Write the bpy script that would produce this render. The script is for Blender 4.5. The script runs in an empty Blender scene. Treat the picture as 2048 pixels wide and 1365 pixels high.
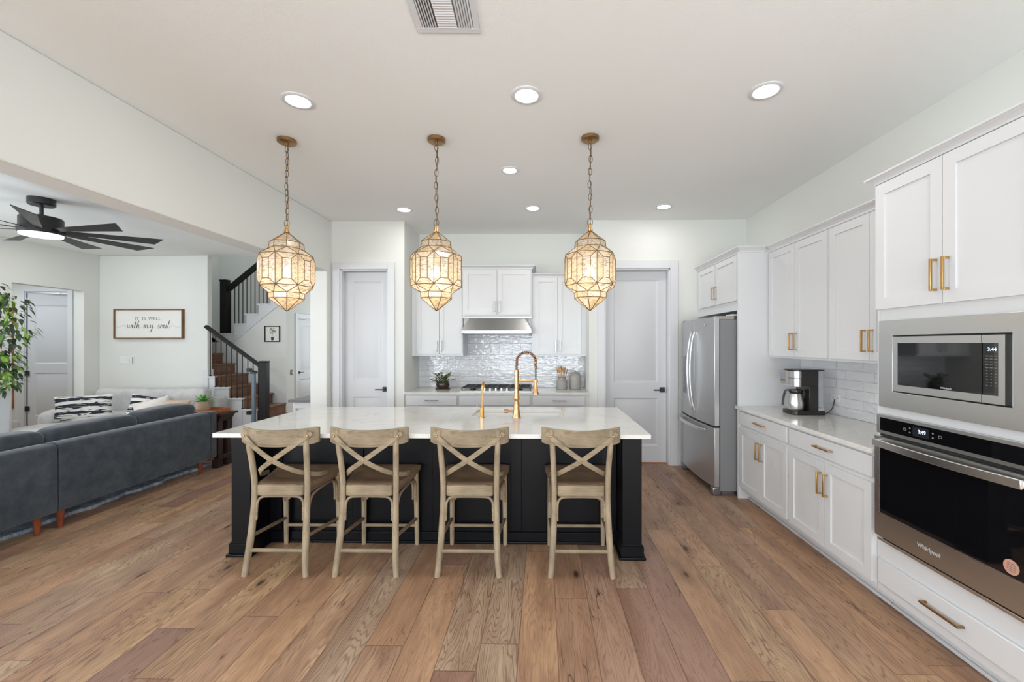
import bpy, math, random
from mathutils import Vector, Matrix, noise as mnoise
PI = math.pi
R_ = math.radians
C = bpy.context.scene.collection

# ---------------------------------------------------------------- camera, world, exposure
cam_d = bpy.data.cameras.new('camera')
cam = bpy.data.objects.new('camera', cam_d); C.objects.link(cam)
cam_d.sensor_width = 36.0
cam_d.lens = 36.0 * 850.0 / 2048.0
cam_d.shift_x = -47.8 / 2048.0
cam_d.shift_y = 6.5 / 2048.0
cam_d.clip_start = 0.05
cam.location = (0, 0, 1.5)
cam.rotation_euler = (R_(90), 0, math.atan(0.0161))
bpy.context.scene.camera = cam
sc = bpy.context.scene
sc.view_settings.view_transform = 'Standard'
sc.view_settings.look = 'None'
sc.view_settings.gamma = 1.0
sc.view_settings.use_curve_mapping = False
sc.view_settings.exposure = 0.16
world = bpy.data.worlds.new('world'); sc.world = world
world.use_nodes = True
bg = world.node_tree.nodes['Background']
bg.inputs[0].default_value = (0.86, 0.93, 1.0, 1)
bg.inputs[1].default_value = 1.2
sc.cycles.max_bounces = 10
sc.cycles.diffuse_bounces = 6
sc.cycles.glossy_bounces = 4
sc.cycles.transparent_max_bounces = 12
sc.cycles.sample_clamp_indirect = 6.0
sc.cycles.caustics_reflective = False
sc.cycles.caustics_refractive = False

def area_light(name, loc, rot, sx, sy, power, color=(1, 1, 1), parent=None, shape='RECTANGLE', spread=None):
    d = bpy.data.lights.new(name, 'AREA'); d.shape = shape
    d.size = sx; d.size_y = sy; d.energy = power; d.color = color
    if spread: d.spread = spread
    o = bpy.data.objects.new(name, d); C.objects.link(o)
    o.location = loc; o.rotation_euler = rot
    if parent: o.parent = parent
    return o
# daylight at the rear and living room windows, plus unseen area lights elsewhere
DAY = (0.885, 0.95, 1.0)
area_light('daylight_kitchen', (0.1, -3.42, 1.55), (R_(90), 0, 0), 4.2, 2.4, 42, DAY)
area_light('ceiling_fill_kitchen', (0.1, -3.38, 1.2), (R_(128), 0, 0), 4.2, 1.6, 172, DAY)  # added upward fill to brighten the kitchen ceiling
area_light('daylight_living', (-5.3, -3.42, 1.55), (R_(90), 0, 0), 3.6, 2.4, 70, DAY)
area_light('ceiling_fill_living', (-5.3, -3.38, 1.2), (R_(125), 0, 0), 3.6, 1.6, 130, DAY)  # added fill aimed up to lift the living room ceiling
area_light('daylight_side', (-7.66, 2.2, 1.5), (R_(110), 0, R_(-90)), 3.0, 2.0, 125, DAY)
area_light('fill_right', (2.46, -1.4, 1.5), (R_(118), 0, R_(90)), 2.8, 1.8, 70, DAY)  # added fill, tilted up; no window in this wall
area_light('area_hall', (-3.9, 9.9, 1.6), (R_(-90), 0, 0), 1.2, 1.8, 22, DAY)  # unseen area light facing down the hall; no window built there
area_light('area_stairwell', (-6.0, 8.3, 5.3), (0, 0, 0), 1.4, 1.0, 14, DAY)  # unseen area light over the stairs; no opening built above
area_light('fill_vestibule', (-8.9, 6.4, 2.7), (0, 0, 0), 1.2, 0.8, 20, DAY)  # added unseen fill to brighten the dark vestibule
area_light('fill_room_beyond', (-8.8, 7.9, 2.7), (0, 0, 0), 0.8, 0.4, 5, DAY)  # added unseen fill for the space behind the ajar door

# ---------------------------------------------------------------- materials
def srgb(r, g, b):
    f = lambda c: (c/255/12.92) if c/255 <= 0.04045 else ((c/255+0.055)/1.055)**2.4
    return (f(r), f(g), f(b), 1)

def mat(name, col, rough=0.5, metal=0.0, spec=0.5, coat=0.0, bump=None, sheen=0.0):
    m = bpy.data.materials.new(name); m.use_nodes = True
    nt = m.node_tree; b = nt.nodes['Principled BSDF']
    b.inputs['Base Color'].default_value = col
    b.inputs['Roughness'].default_value = rough
    b.inputs['Metallic'].default_value = metal
    b.inputs['Specular IOR Level'].default_value = spec
    b.inputs['Coat Weight'].default_value = coat
    b.inputs['Sheen Weight'].default_value = sheen
    if bump:
        scale, strength, dist = bump
        tc = nt.nodes.new('ShaderNodeTexCoord'); n = nt.nodes.new('ShaderNodeTexNoise')
        n.inputs['Scale'].default_value = scale; n.inputs['Detail'].default_value = 3
        bp = nt.nodes.new('ShaderNodeBump'); bp.inputs['Strength'].default_value = strength
        bp.inputs['Distance'].default_value = dist
        nt.links.new(tc.outputs['Object'], n.inputs['Vector'])
        nt.links.new(n.outputs['Fac'], bp.inputs['Height'])
        nt.links.new(bp.outputs['Normal'], b.inputs['Normal'])
    return m

class NT:
    """small helper to write node graphs"""
    def __init__(self, m): self.m = m; self.t = m.node_tree; self.b = self.t.nodes['Principled BSDF']
    def n(self, kind, **kw):
        x = self.t.nodes.new(kind)
        for k, v in kw.items(): setattr(x, k, v)
        return x
    def l(self, a, b): self.t.links.new(a, b)
    def put(self, sock, v):
        if isinstance(v, (int, float)): sock.default_value = v
        elif isinstance(v, (tuple, list)): sock.default_value = v
        else: self.l(v, sock)
    def math(self, op, a, b=None, c=None):
        x = self.n('ShaderNodeMath', operation=op)
        self.put(x.inputs[0], a)
        if b is not None: self.put(x.inputs[1], b)
        if c is not None: self.put(x.inputs[2], c)
        return x.outputs[0]
    def comb(self, x, y, z):
        c = self.n('ShaderNodeCombineXYZ')
        self.put(c.inputs[0], x); self.put(c.inputs[1], y); self.put(c.inputs[2], z)
        return c.outputs[0]
    def noise(self, vec, scale=1.0, detail=3.0, rough=0.5, dist=0.0):
        x = self.n('ShaderNodeTexNoise')
        self.put(x.inputs['Vector'], vec); x.inputs['Scale'].default_value = scale
        x.inputs['Detail'].default_value = detail; x.inputs['Roughness'].default_value = rough
        x.inputs['Distortion'].default_value = dist
        return x.outputs['Fac']
    def ramp(self, fac, stops, interp='LINEAR'):
        r = self.n('ShaderNodeValToRGB'); r.color_ramp.interpolation = interp
        els = r.color_ramp.elements
        while len(els) < len(stops): els.new(0.5)
        for e, (p, c) in zip(els, stops): e.position = p; e.color = c
        self.put(r.inputs[0], fac)
        return r.outputs[0]
    def mix(self, fac, a, b, mode='MIX'):
        x = self.n('ShaderNodeMix', data_type='RGBA', blend_type=mode)
        self.put(x.inputs[0], fac); self.put(x.inputs[6], a); self.put(x.inputs[7], b)
        return x.outputs[2]
    def obj(self):
        tc = self.n('ShaderNodeTexCoord'); s = self.n('ShaderNodeSeparateXYZ')
        self.l(tc.outputs['Object'], s.inputs[0])
        return tc.outputs['Object'], s.outputs[0], s.outputs[1], s.outputs[2]
    def bump(self, h, strength=0.3, dist=0.002):
        bp = self.n('ShaderNodeBump'); bp.inputs['Strength'].default_value = strength
        bp.inputs['Distance'].default_value = dist
        self.l(h, bp.inputs['Height']); self.l(bp.outputs['Normal'], self.b.inputs['Normal'])

M = {}
M['wall'] = mat('wall_paint', srgb(219, 220, 216), 0.85, spec=0.2, bump=(90, 0.12, 0.002))
M['ceiling'] = mat('ceiling_paint', srgb(236, 237, 235), 0.9, spec=0.15, bump=(140, 0.25, 0.002))
M['white'] = mat('white_cabinet_paint', srgb(214, 215, 217), 0.32, spec=0.4)
M['trim'] = mat('white_trim_paint', srgb(212, 213, 216), 0.4, spec=0.4)
M['door'] = mat('white_door_paint', srgb(203, 204, 207), 0.4, spec=0.4)
M['gap'] = mat('dark_gap', (0.02, 0.02, 0.02, 1), 0.9)
M['black'] = mat('matte_black_metal', (0.012, 0.012, 0.013, 1), 0.4)
M['iron'] = mat('black_painted_wood', (0.010, 0.009, 0.010, 1), 0.45, spec=0.25)
M['blackplastic'] = mat('black_plastic', (0.02, 0.018, 0.016, 1), 0.25)
M['glassblack'] = mat('black_glass', (0.004, 0.004, 0.005, 1), 0.04, spec=0.8, coat=0.6)
M['steel'] = mat('brushed_steel', (0.68, 0.68, 0.67, 1), 0.30, metal=1.0)
M['steeldark'] = mat('dark_grey_steel', (0.30, 0.30, 0.31, 1), 0.35, metal=1.0)
M['steelpol'] = mat('polished_steel', (0.80, 0.80, 0.80, 1), 0.26, metal=1.0)
M['fridgeside'] = mat('grey_painted_steel', srgb(126, 127, 129), 0.5, spec=0.4)
M['brass'] = mat('brushed_brass', (0.60, 0.36, 0.14, 1), 0.32, metal=1.0)
M['brassdark'] = mat('antique_brass', (0.36, 0.22, 0.10, 1), 0.38, metal=1.0)
M['gold'] = mat('gold_tap_metal', (0.66, 0.38, 0.13, 1), 0.22, metal=1.0)
M['copper'] = mat('aged_copper_metal', (0.56, 0.29, 0.14, 1), 0.25, metal=1.0)
M['nickel'] = mat('satin_nickel', (0.5, 0.5, 0.52, 1), 0.3, metal=1.0)
M['screen'] = mat('display_screen', (0.02, 0.02, 0.025, 1), 0.15)
M['print'] = mat('light_print', srgb(190, 190, 192), 0.5)
M['sticker'] = mat('peach_sticker', srgb(196, 148, 130), 0.6)
M['ink'] = mat('dark_ink', srgb(60, 56, 54), 0.7)
M['inkgrey'] = mat('grey_ink', srgb(112, 110, 106), 0.7)
M['inkpale'] = mat('pale_grey_ink', srgb(176, 176, 178), 0.7)
M['paper'] = mat('white_board', srgb(226, 226, 222), 0.7)
M['ceramic_grey'] = mat('grey_stoneware', srgb(150, 147, 143), 0.5, bump=(60, 0.1, 0.002))
M['ceramic_brown'] = mat('dark_brown_glaze', srgb(48, 32, 30), 0.12)
M['terracotta'] = mat('brown_clay', srgb(110, 84, 70), 0.6)
M['stonepot'] = mat('tan_concrete', srgb(160, 140, 116), 0.8, bump=(40, 0.4, 0.004))
M['socket'] = mat('white_plastic', srgb(228, 228, 228), 0.35)
M['porcelain'] = mat('white_fireclay', srgb(236, 236, 234), 0.12)
M['benchtop'] = mat('grey_laminate', srgb(112, 112, 112), 0.35)
M['meshgate'] = mat('blue_grey_mesh_roll', srgb(112, 126, 138), 0.5)
M['mirror'] = mat('mirror_glass', (0.8, 0.8, 0.8, 1), 0.03, metal=1.0)
M['bulb'] = None

def emis(name, col, strength):
    m = bpy.data.materials.new(name); m.use_nodes = True
    nt = m.node_tree; nt.nodes.remove(nt.nodes['Principled BSDF'])
    e = nt.nodes.new('ShaderNodeEmission'); e.inputs[0].default_value = col; e.inputs[1].default_value = strength
    nt.links.new(e.outputs[0], nt.nodes['Material Output'].inputs[0])
    return m
M['came'] = mat('dark_brass_came', (0.17, 0.10, 0.045, 1), 0.42, metal=0.6)
M['led'] = emis('led_diffuser_light', (1, 0.98, 0.95, 1), 9.0)
M['fanled'] = emis('fan_light_diffuser', (1, 0.98, 0.95, 1), 2.2)
M['bulb'] = emis('warm_bulb_light', (1, 0.82, 0.55, 1), 14.0)
M['digits'] = emis('lit_clock_digits', (0.75, 0.88, 1, 1), 1.6)
M['lcd'] = emis('lit_blue_display', (0.35, 0.45, 0.85, 1), 0.5)

def streak_steel(m, axis, base, amp=0.06):
    g = NT(m); _, x, y, z = g.obj()
    a = {'h': g.comb(g.math('MULTIPLY', x, 2.0), g.math('MULTIPLY', y, 2.0), g.math('MULTIPLY', z, 350.0)),
         'v': g.comb(g.math('MULTIPLY', x, 350.0), g.math('MULTIPLY', y, 350.0), g.math('MULTIPLY', z, 2.0))}[axis]
    f = g.noise(a, 1.0, 2.0)
    g.put(g.b.inputs['Roughness'], g.math('MULTIPLY_ADD', f, amp*2, base-amp))
streak_steel(M['steel'], 'h', 0.30, 0.05)

# oak plank floor, boards running along Y
def make_floor():
    m = mat('oak_plank_floor', (0.4, 0.25, 0.15, 1), 0.36, spec=0.45)
    g = NT(m); o, x, y, z = g.obj()
    W, L = 0.191, 1.55
    xs = g.math('ADD', g.math('DIVIDE', x, W), 40.62)
    ix = g.math('FLOOR', xs); fx = g.math('FRACT', xs)
    wn = g.n('ShaderNodeTexWhiteNoise', noise_dimensions='1D'); g.l(ix, wn.inputs['W'])
    ys = g.math('ADD', g.math('DIVIDE', y, L), g.math('MULTIPLY', wn.outputs['Value'], 7.0))
    iy = g.math('FLOOR', ys); fy = g.math('FRACT', ys)
    w2 = g.n('ShaderNodeTexWhiteNoise', noise_dimensions='2D'); g.l(g.comb(ix, iy, 0.0), w2.inputs['Vector'])
    rnd = w2.outputs['Value']
    s3 = g.n('ShaderNodeSeparateColor'); g.l(w2.outputs['Color'], s3.inputs[0])
    r2, r3 = s3.outputs[0], s3.outputs[1]
    off = g.math('MULTIPLY', rnd, 57.0)
    base = g.ramp(rnd, [(0.0, srgb(184, 148, 120)), (0.18, srgb(206, 168, 134)), (0.36, srgb(162, 130, 116)),
                        (0.52, srgb(204, 172, 142)), (0.66, srgb(186, 148, 116)), (0.82, srgb(184, 164, 144)), (0.95, srgb(212, 176, 134)), (1.0, srgb(166, 134, 120))])
    # soft blotches inside each board
    blot = g.noise(g.comb(g.math('ADD', g.math('MULTIPLY', x, 6.0), off), g.math('MULTIPLY', y, 1.3), off), 1.0, 3.0, 0.6)
    base = g.mix(g.math('MULTIPLY', g.ramp(blot, [(0.36, (0, 0, 0, 1)), (0.68, (1, 1, 1, 1))]), 0.62), base, srgb(122, 88, 72))
    # cathedral grain
    dist = g.noise(g.comb(g.math('ADD', g.math('MULTIPLY', x, 9.0), off), g.math('MULTIPLY', y, 1.1), off), 1.0, 2.0)
    ring = g.math('SINE', g.math('MULTIPLY', g.math('ADD', g.math('MULTIPLY', x, 6.0), g.math('MULTIPLY', dist, 3.0)), 46.0))
    ringm = g.ramp(g.math('MULTIPLY_ADD', ring, 0.5, 0.5), [(0.62, (0, 0, 0, 1)), (1.0, (1, 1, 1, 1))])
    fine = g.noise(g.comb(g.math('ADD', g.math('MULTIPLY', x, 210.0), off), g.math('MULTIPLY', y, 6.0), off), 1.0, 4.0, 0.65)
    finem = g.ramp(fine, [(0.50, (0, 0, 0, 1)), (0.72, (1, 1, 1, 1))])
    col = g.mix(g.math('MULTIPLY', g.math('MULTIPLY', ringm, fine), g.math('MULTIPLY_ADD', r2, 0.9, 0.3)), base, srgb(104, 72, 54))
    col = g.mix(g.math('MULTIPLY', finem, 0.55), col, srgb(112, 80, 60))
    # knots and cracks
    kn = g.n('ShaderNodeTexVoronoi', feature='F1'); kn.inputs['Scale'].default_value = 1.0
    kv = g.comb(g.math('ADD', g.math('MULTIPLY', x, 5.2), off), g.math('MULTIPLY', y, 1.9), 0.0)
    g.l(kv, kn.inputs['Vector'])
    kd = g.math('ADD', kn.outputs['Distance'], g.math('MULTIPLY', g.math('SUBTRACT', fine, 0.5), 0.10))
    ks = g.n('ShaderNodeSeparateColor'); g.l(kn.outputs['Color'], ks.inputs[0])
    sel = g.math('GREATER_THAN', ks.outputs[0], 0.42)
    halo = g.math('MULTIPLY', g.ramp(kd, [(0.06, (1, 1, 1, 1)), (0.34, (0, 0, 0, 1))]), sel)
    core = g.math('MULTIPLY', g.ramp(kd, [(0.05, (1, 1, 1, 1)), (0.11, (0, 0, 0, 1))]), sel)
    col = g.mix(g.math('MULTIPLY', halo, 0.45), col, srgb(92, 66, 54))
    col = g.mix(g.math('MULTIPLY', core, 0.85), col, srgb(46, 32, 27))
    # long dark checks in some boards
    cr1 = g.noise(g.comb(g.math('ADD', g.math('MULTIPLY', x, 16.0), off), g.math('MULTIPLY', y, 1.6), off), 1.0, 2.0, 0.5)
    thin = g.ramp(g.math('ABSOLUTE', g.math('SUBTRACT', cr1, 0.52)), [(0.0, (1, 1, 1, 1)), (0.014, (0, 0, 0, 1))])
    gate = g.ramp(g.noise(g.comb(g.math('ADD', g.math('MULTIPLY', x, 3.0), off), g.math('MULTIPLY', y, 2.2), off), 1.0, 1.0), [(0.58, (0, 0, 0, 1)), (0.66, (1, 1, 1, 1))])
    col = g.mix(g.math('MULTIPLY', g.math('MULTIPLY', thin, gate), 0.85), col, srgb(58, 42, 34))
    # joints
    ex = g.math('MULTIPLY', g.math('MINIMUM', fx, g.math('SUBTRACT', 1.0, fx)), W)
    ey = g.math('MULTIPLY', g.math('MINIMUM', fy, g.math('SUBTRACT', 1.0, fy)), L)
    e = g.math('MINIMUM', ex, ey)
    joint = g.ramp(e, [(0.0008, (1, 1, 1, 1)), (0.0028, (0, 0, 0, 1))])
    col = g.mix(g.math('MULTIPLY', joint, 0.62), col, srgb(70, 48, 38))
    col = g.mix(1.0, col, (0.90, 0.87, 0.84, 1), 'MULTIPLY')
    g.l(col, g.b.inputs['Base Color'])
    g.put(g.b.inputs['Roughness'], g.math('MULTIPLY_ADD', fine, 0.22, 0.30))
    h = g.math('SUBTRACT', g.math('MULTIPLY', fine, -0.25), g.math('MULTIPLY', joint, 1.5))
    g.bump(h, 0.35, 0.0012)
    return m
M['floor'] = make_floor()

def make_wood(name, c1, c2, c3, axis='z', rough=0.5, scale=1.0, contrast=0.6):
    m = mat(name, c1, rough, spec=0.3)
    g = NT(m); o, x, y, z = g.obj()
    k = {'x': (3, 60, 60), 'y': (60, 3, 60), 'z': (60, 60, 3)}[axis]
    v = g.comb(*[g.math('MULTIPLY', a, b*scale) for a, b in zip((x, y, z), k)])
    f = g.noise(v, 1.0, 5.0, 0.65, 0.6)
    big = g.noise(o, 7.0*scale, 2.0)
    col = g.mix(g.ramp(big, [(0.35, (0, 0, 0, 1)), (0.68, (1, 1, 1, 1))]), c1, c2)
    col = g.mix(g.math('MULTIPLY', g.ramp(f, [(0.48, (0, 0, 0, 1)), (0.7, (1, 1, 1, 1))]), contrast), col, c3)
    g.l(col, g.b.inputs['Base Color'])
    g.bump(f, 0.25, 0.002)
    return m
M['stoolx'] = make_wood('weathered_oak_x', srgb(156, 140, 115), srgb(132, 118, 97), srgb(86, 72, 56), 'x', 0.65)
M['stoolz'] = make_wood('weathered_oak_z', srgb(164, 148, 124), srgb(140, 125, 104), srgb(96, 80, 62), 'z', 0.65)
M['stooly'] = make_wood('weathered_oak_y', srgb(148, 124, 100), srgb(126, 104, 84), srgb(84, 66, 52), 'y', 0.65)
M['seatwood'] = make_wood('brown_seat_wood', srgb(144, 118, 94), srgb(116, 99, 83), srgb(76, 61, 48), 'x', 0.5)
M['stairwood'] = make_wood('brown_stair_wood', srgb(136, 99, 75), srgb(116, 82, 62), srgb(80, 54, 40), 'y', 0.42)
M['darkwood'] = make_wood('espresso_wood', srgb(50, 34, 30), srgb(40, 27, 24), srgb(22, 14, 12), 'x', 0.45)
M['traywood'] = make_wood('amber_tray_wood', srgb(176, 110, 66), srgb(150, 88, 52), srgb(96, 56, 34), 'x', 0.5)
M['legwood'] = make_wood('walnut_leg', srgb(138, 72, 44), srgb(118, 60, 38), srgb(80, 40, 26), 'z', 0.35)
M['framewood'] = make_wood('oak_frame', srgb(132, 98, 60), srgb(114, 84, 54), srgb(80, 56, 36), 'x', 0.55)
M['spoonwood'] = make_wood('spoon_wood', srgb(196, 152, 106), srgb(176, 134, 94), srgb(120, 84, 56), 'z', 0.5)
M['bark'] = make_wood('grey_bark', srgb(112, 96, 80), srgb(90, 76, 62), srgb(54, 44, 36), 'z', 0.8)

# island paint: very dark blue-black satin
M['island'] = mat('island_dark_paint', srgb(11, 12, 16), 0.32, spec=0.22, bump=(25, 0.05, 0.002))

def make_quartz():
    m = mat('white_quartz', srgb(216, 215, 211), 0.09, spec=0.5)
    g = NT(m); o, x, y, z = g.obj()
    n1 = g.noise(o, 1.6, 6.0, 0.6, 1.2)
    vein = g.ramp(g.math('ABSOLUTE', g.math('SUBTRACT', n1, 0.5)), [(0.0, (1, 1, 1, 1)), (0.035, (0, 0, 0, 1))])
    col = g.mix(g.math('MULTIPLY', vein, 0.25), srgb(216, 215, 211), srgb(188, 183, 175))
    g.l(col, g.b.inputs['Base Color'])
    return m
M['quartz'] = make_quartz()

def make_tile(name, horiz):
    m = mat(name, srgb(230, 231, 233), 0.09, spec=0.6)
    g = NT(m); o, x, y, z = g.obj()
    a = x if horiz == 'x' else y
    v = g.comb(a, z, 0.0)
    b = g.n('ShaderNodeTexBrick'); g.l(v, b.inputs['Vector'])
    b.offset = 0.37; b.inputs['Scale'].default_value = 1.0
    b.inputs['Brick Width'].default_value = 0.305; b.inputs['Row Height'].default_value = 0.0765
    b.inputs['Mortar Size'].default_value = 0.0022; b.inputs['Mortar Smooth'].default_value = 0.35
    b.inputs['Color1'].default_value = srgb(222, 223, 226); b.inputs['Color2'].default_value = srgb(214, 215, 219)
    b.inputs['Mortar'].default_value = srgb(196, 196, 196)
    g.l(b.outputs['Color'], g.b.inputs['Base Color'])
    wob = g.noise(g.comb(g.math('MULTIPLY', a, 16.0), g.math('MULTIPLY', z, 34.0), g.math('MULTIPLY', b.outputs['Color'], 9.0)), 1.0, 1.0)
    h = g.math('SUBTRACT', g.math('MULTIPLY', wob, 1.3), g.math('MULTIPLY', b.outputs['Fac'], 1.0))
    g.bump(h, 0.9, 0.0035)
    g.put(g.b.inputs['Roughness'], g.math('MULTIPLY_ADD', b.outputs['Fac'], 0.6, 0.09))
    return m
M['tilex'] = make_tile('white_wavy_tile_back', 'x')
M['tiley'] = make_tile('white_wavy_tile_side', 'y')

def make_fabric(name, c1, c2, rough=0.9, sheen=0.5, sc_=9.0):
    m = mat(name, c1, rough, spec=0.15, sheen=sheen)
    g = NT(m); o, x, y, z = g.obj()
    n = g.noise(o, sc_, 4.0, 0.6)
    col = g.mix(g.ramp(n, [(0.35, (0, 0, 0, 1)), (0.7, (1, 1, 1, 1))]), c1, c2)
    g.l(col, g.b.inputs['Base Color'])
    f = g.noise(o, 500.0, 2.0); k = g.noise(o, 14.0, 3.0)
    g.bump(g.math('ADD', g.math('MULTIPLY', f, 0.12), k), 0.4, 0.006)
    g.b.inputs['Sheen Roughness'].default_value = 0.4
    return m
M['velvet'] = make_fabric('slate_velvet', srgb(56, 62, 69), srgb(74, 80, 87), 0.85, 0.35)
M['velvetlight'] = make_fabric('light_grey_fabric', srgb(200, 199, 198), srgb(182, 182, 183), 0.9, 0.1)
M['whitepillow'] = make_fabric('white_pillow_fabric', srgb(222, 216, 210), srgb(206, 198, 190), 0.9, 0.1)
M['beigepillow'] = make_fabric('beige_pillow_fabric', srgb(204, 182, 164), srgb(190, 168, 150), 0.9, 0.1)

def make_ikat():
    m = mat('ikat_pillow_fabric', (0.7, 0.7, 0.7, 1), 0.9, spec=0.1)
    g = NT(m); o, x, y, z = g.obj()
    jag = g.noise(g.comb(g.math('MULTIPLY', x, 5.0), 0.0, g.math('MULTIPLY', z, 46.0)), 1.0, 2.0, 0.7)
    big = g.math('SINE', g.math('MULTIPLY', g.math('ADD', z, g.math('MULTIPLY', g.math('ABSOLUTE', g.math('SUBTRACT', g.math('FRACT', g.math('ADD', g.math('MULTIPLY', x, 1.5), 0.5)), 0.5)), 0.03)), 62.0))
    f = g.math('ADD', g.math('MULTIPLY', big, 0.28), g.math('MULTIPLY', g.math('SUBTRACT', jag, 0.5), 2.3))
    fine = g.math('SINE', g.math('MULTIPLY', z, 210.0))
    f = g.math('ADD', f, g.math('MULTIPLY', fine, 0.10))
    col = g.ramp(g.math('ADD', f, 0.5), [(0.50, srgb(226, 224, 220)), (0.53, srgb(52, 54, 66))])
    g.l(col, g.b.inputs['Base Color'])
    return m
M['ikat'] = make_ikat()

def make_rug():
    m = mat('shag_rug', (0.6, 0.65, 0.7, 1), 0.95, spec=0.05)
    g = NT(m); o, x, y, z = g.obj()
    n = g.noise(g.comb(g.math('MULTIPLY', x, 9.0), g.math('MULTIPLY', y, 9.0), 0.0), 1.0, 4.0, 0.75)
    col = g.ramp(n, [(0.40, srgb(216, 218, 222)), (0.5, srgb(176, 190, 206)), (0.62, srgb(140, 160, 182)), (0.75, srgb(214, 220, 226))])
    g.l(col, g.b.inputs['Base Color'])
    g.bump(g.noise(o, 160.0, 3.0), 1.0, 0.02)
    return m
M['rug'] = make_rug()

def make_leaf(name, stops, scale=30.0):
    m = mat(name, (0.1, 0.3, 0.05, 1), 0.45, spec=0.4)
    g = NT(m); o, x, y, z = g.obj()
    ri = g.n('ShaderNodeNewGeometry')
    col = g.ramp(ri.outputs['Random Per Island'], stops)
    g.l(col, g.b.inputs['Base Color'])
    return m
M['ficus'] = make_leaf('ficus_leaves', [(0.0, srgb(44, 62, 48)), (0.3, srgb(70, 96, 52)), (0.55, srgb(58, 66, 60)), (0.72, srgb(112, 158, 52)), (0.88, srgb(150, 170, 80)), (1.0, srgb(36, 46, 40))])
M['succulent'] = make_leaf('succulent_leaves', [(0.0, srgb(66, 124, 58)), (0.5, srgb(96, 158, 78)), (1.0, srgb(130, 184, 102))])
M['plantleaf'] = make_leaf('counter_plant_leaves', [(0.0, srgb(60, 82, 44)), (0.45, srgb(96, 112, 56)), (0.8, srgb(122, 132, 80)), (1.0, srgb(52, 66, 40))])

def make_lampglass():
    m = bpy.data.materials.new('seeded_mercury_glass'); m.use_nodes = True
    nt = m.node_tree; b = nt.nodes['Principled BSDF']; out = nt.nodes['Material Output']
    g = NT(m); o, x, y, z = g.obj()
    st = g.noise(g.comb(g.math('MULTIPLY', x, 22.0), g.math('MULTIPLY', y, 22.0), g.math('MULTIPLY', z, 80.0)), 1.0, 4.0, 0.75, 1.5)
    mask = g.ramp(st, [(0.48, (0, 0, 0, 1)), (0.60, (1, 1, 1, 1))])
    isl = g.n('ShaderNodeNewGeometry')
    tint = g.ramp(isl.outputs['Random Per Island'], [(0.0, (0.96, 0.76, 0.50, 1)), (0.35, (0.95, 0.86, 0.72, 1)), (0.6, (0.93, 0.91, 0.90, 1)), (0.8, (0.92, 0.68, 0.42, 1)), (1.0, (0.95, 0.87, 0.74, 1))])
    tr = g.n('ShaderNodeBsdfTranslucent'); smk = g.mix(g.math('MULTIPLY', mask, 0.85), tint, (0.20, 0.15, 0.10, 1)); g.l(smk, tr.inputs[0])
    tp = g.n('ShaderNodeBsdfTransparent'); tp.inputs[0].default_value = (0.97, 0.9, 0.78, 1)
    gl = g.n('ShaderNodeBsdfGlossy'); gl.inputs['Roughness'].default_value = 0.12
    gl.inputs[0].default_value = (0.85, 0.83, 0.8, 1)
    df = g.n('ShaderNodeBsdfDiffuse'); g.l(smk, df.inputs[0])
    m1 = g.n('ShaderNodeMixShader'); m1.inputs[0].default_value = 0.35
    g.l(tr.outputs[0], m1.inputs[1]); g.l(df.outputs[0], m1.inputs[2])
    m2 = g.n('ShaderNodeMixShader'); g.put(m2.inputs[0], g.math('MULTIPLY_ADD', mask, -0.30, 0.42))
    g.l(m1.outputs[0], m2.inputs[1]); g.l(tp.outputs[0], m2.inputs[2])
    m3 = g.n('ShaderNodeMixShader'); m3.inputs[0].default_value = 0.10
    g.l(m2.outputs[0], m3.inputs[1]); g.l(gl.outputs[0], m3.inputs[2])
    g.l(m3.outputs[0], out.inputs[0])
    nt.nodes.remove(b)
    return m
M['lampglass'] = make_lampglass()
def make_clear():
    m = mat('clear_tank_plastic', srgb(200, 206, 214), 0.08, spec=0.5)
    m.node_tree.nodes['Principled BSDF'].inputs['Alpha'].default_value = 0.35
    return m
M['clear'] = make_clear()

# ---------------------------------------------------------------- geometry helpers
def wloc(o):
    v = Vector((0, 0, 0))
    while o is not None: v += o.location; o = o.parent
    return v

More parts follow.
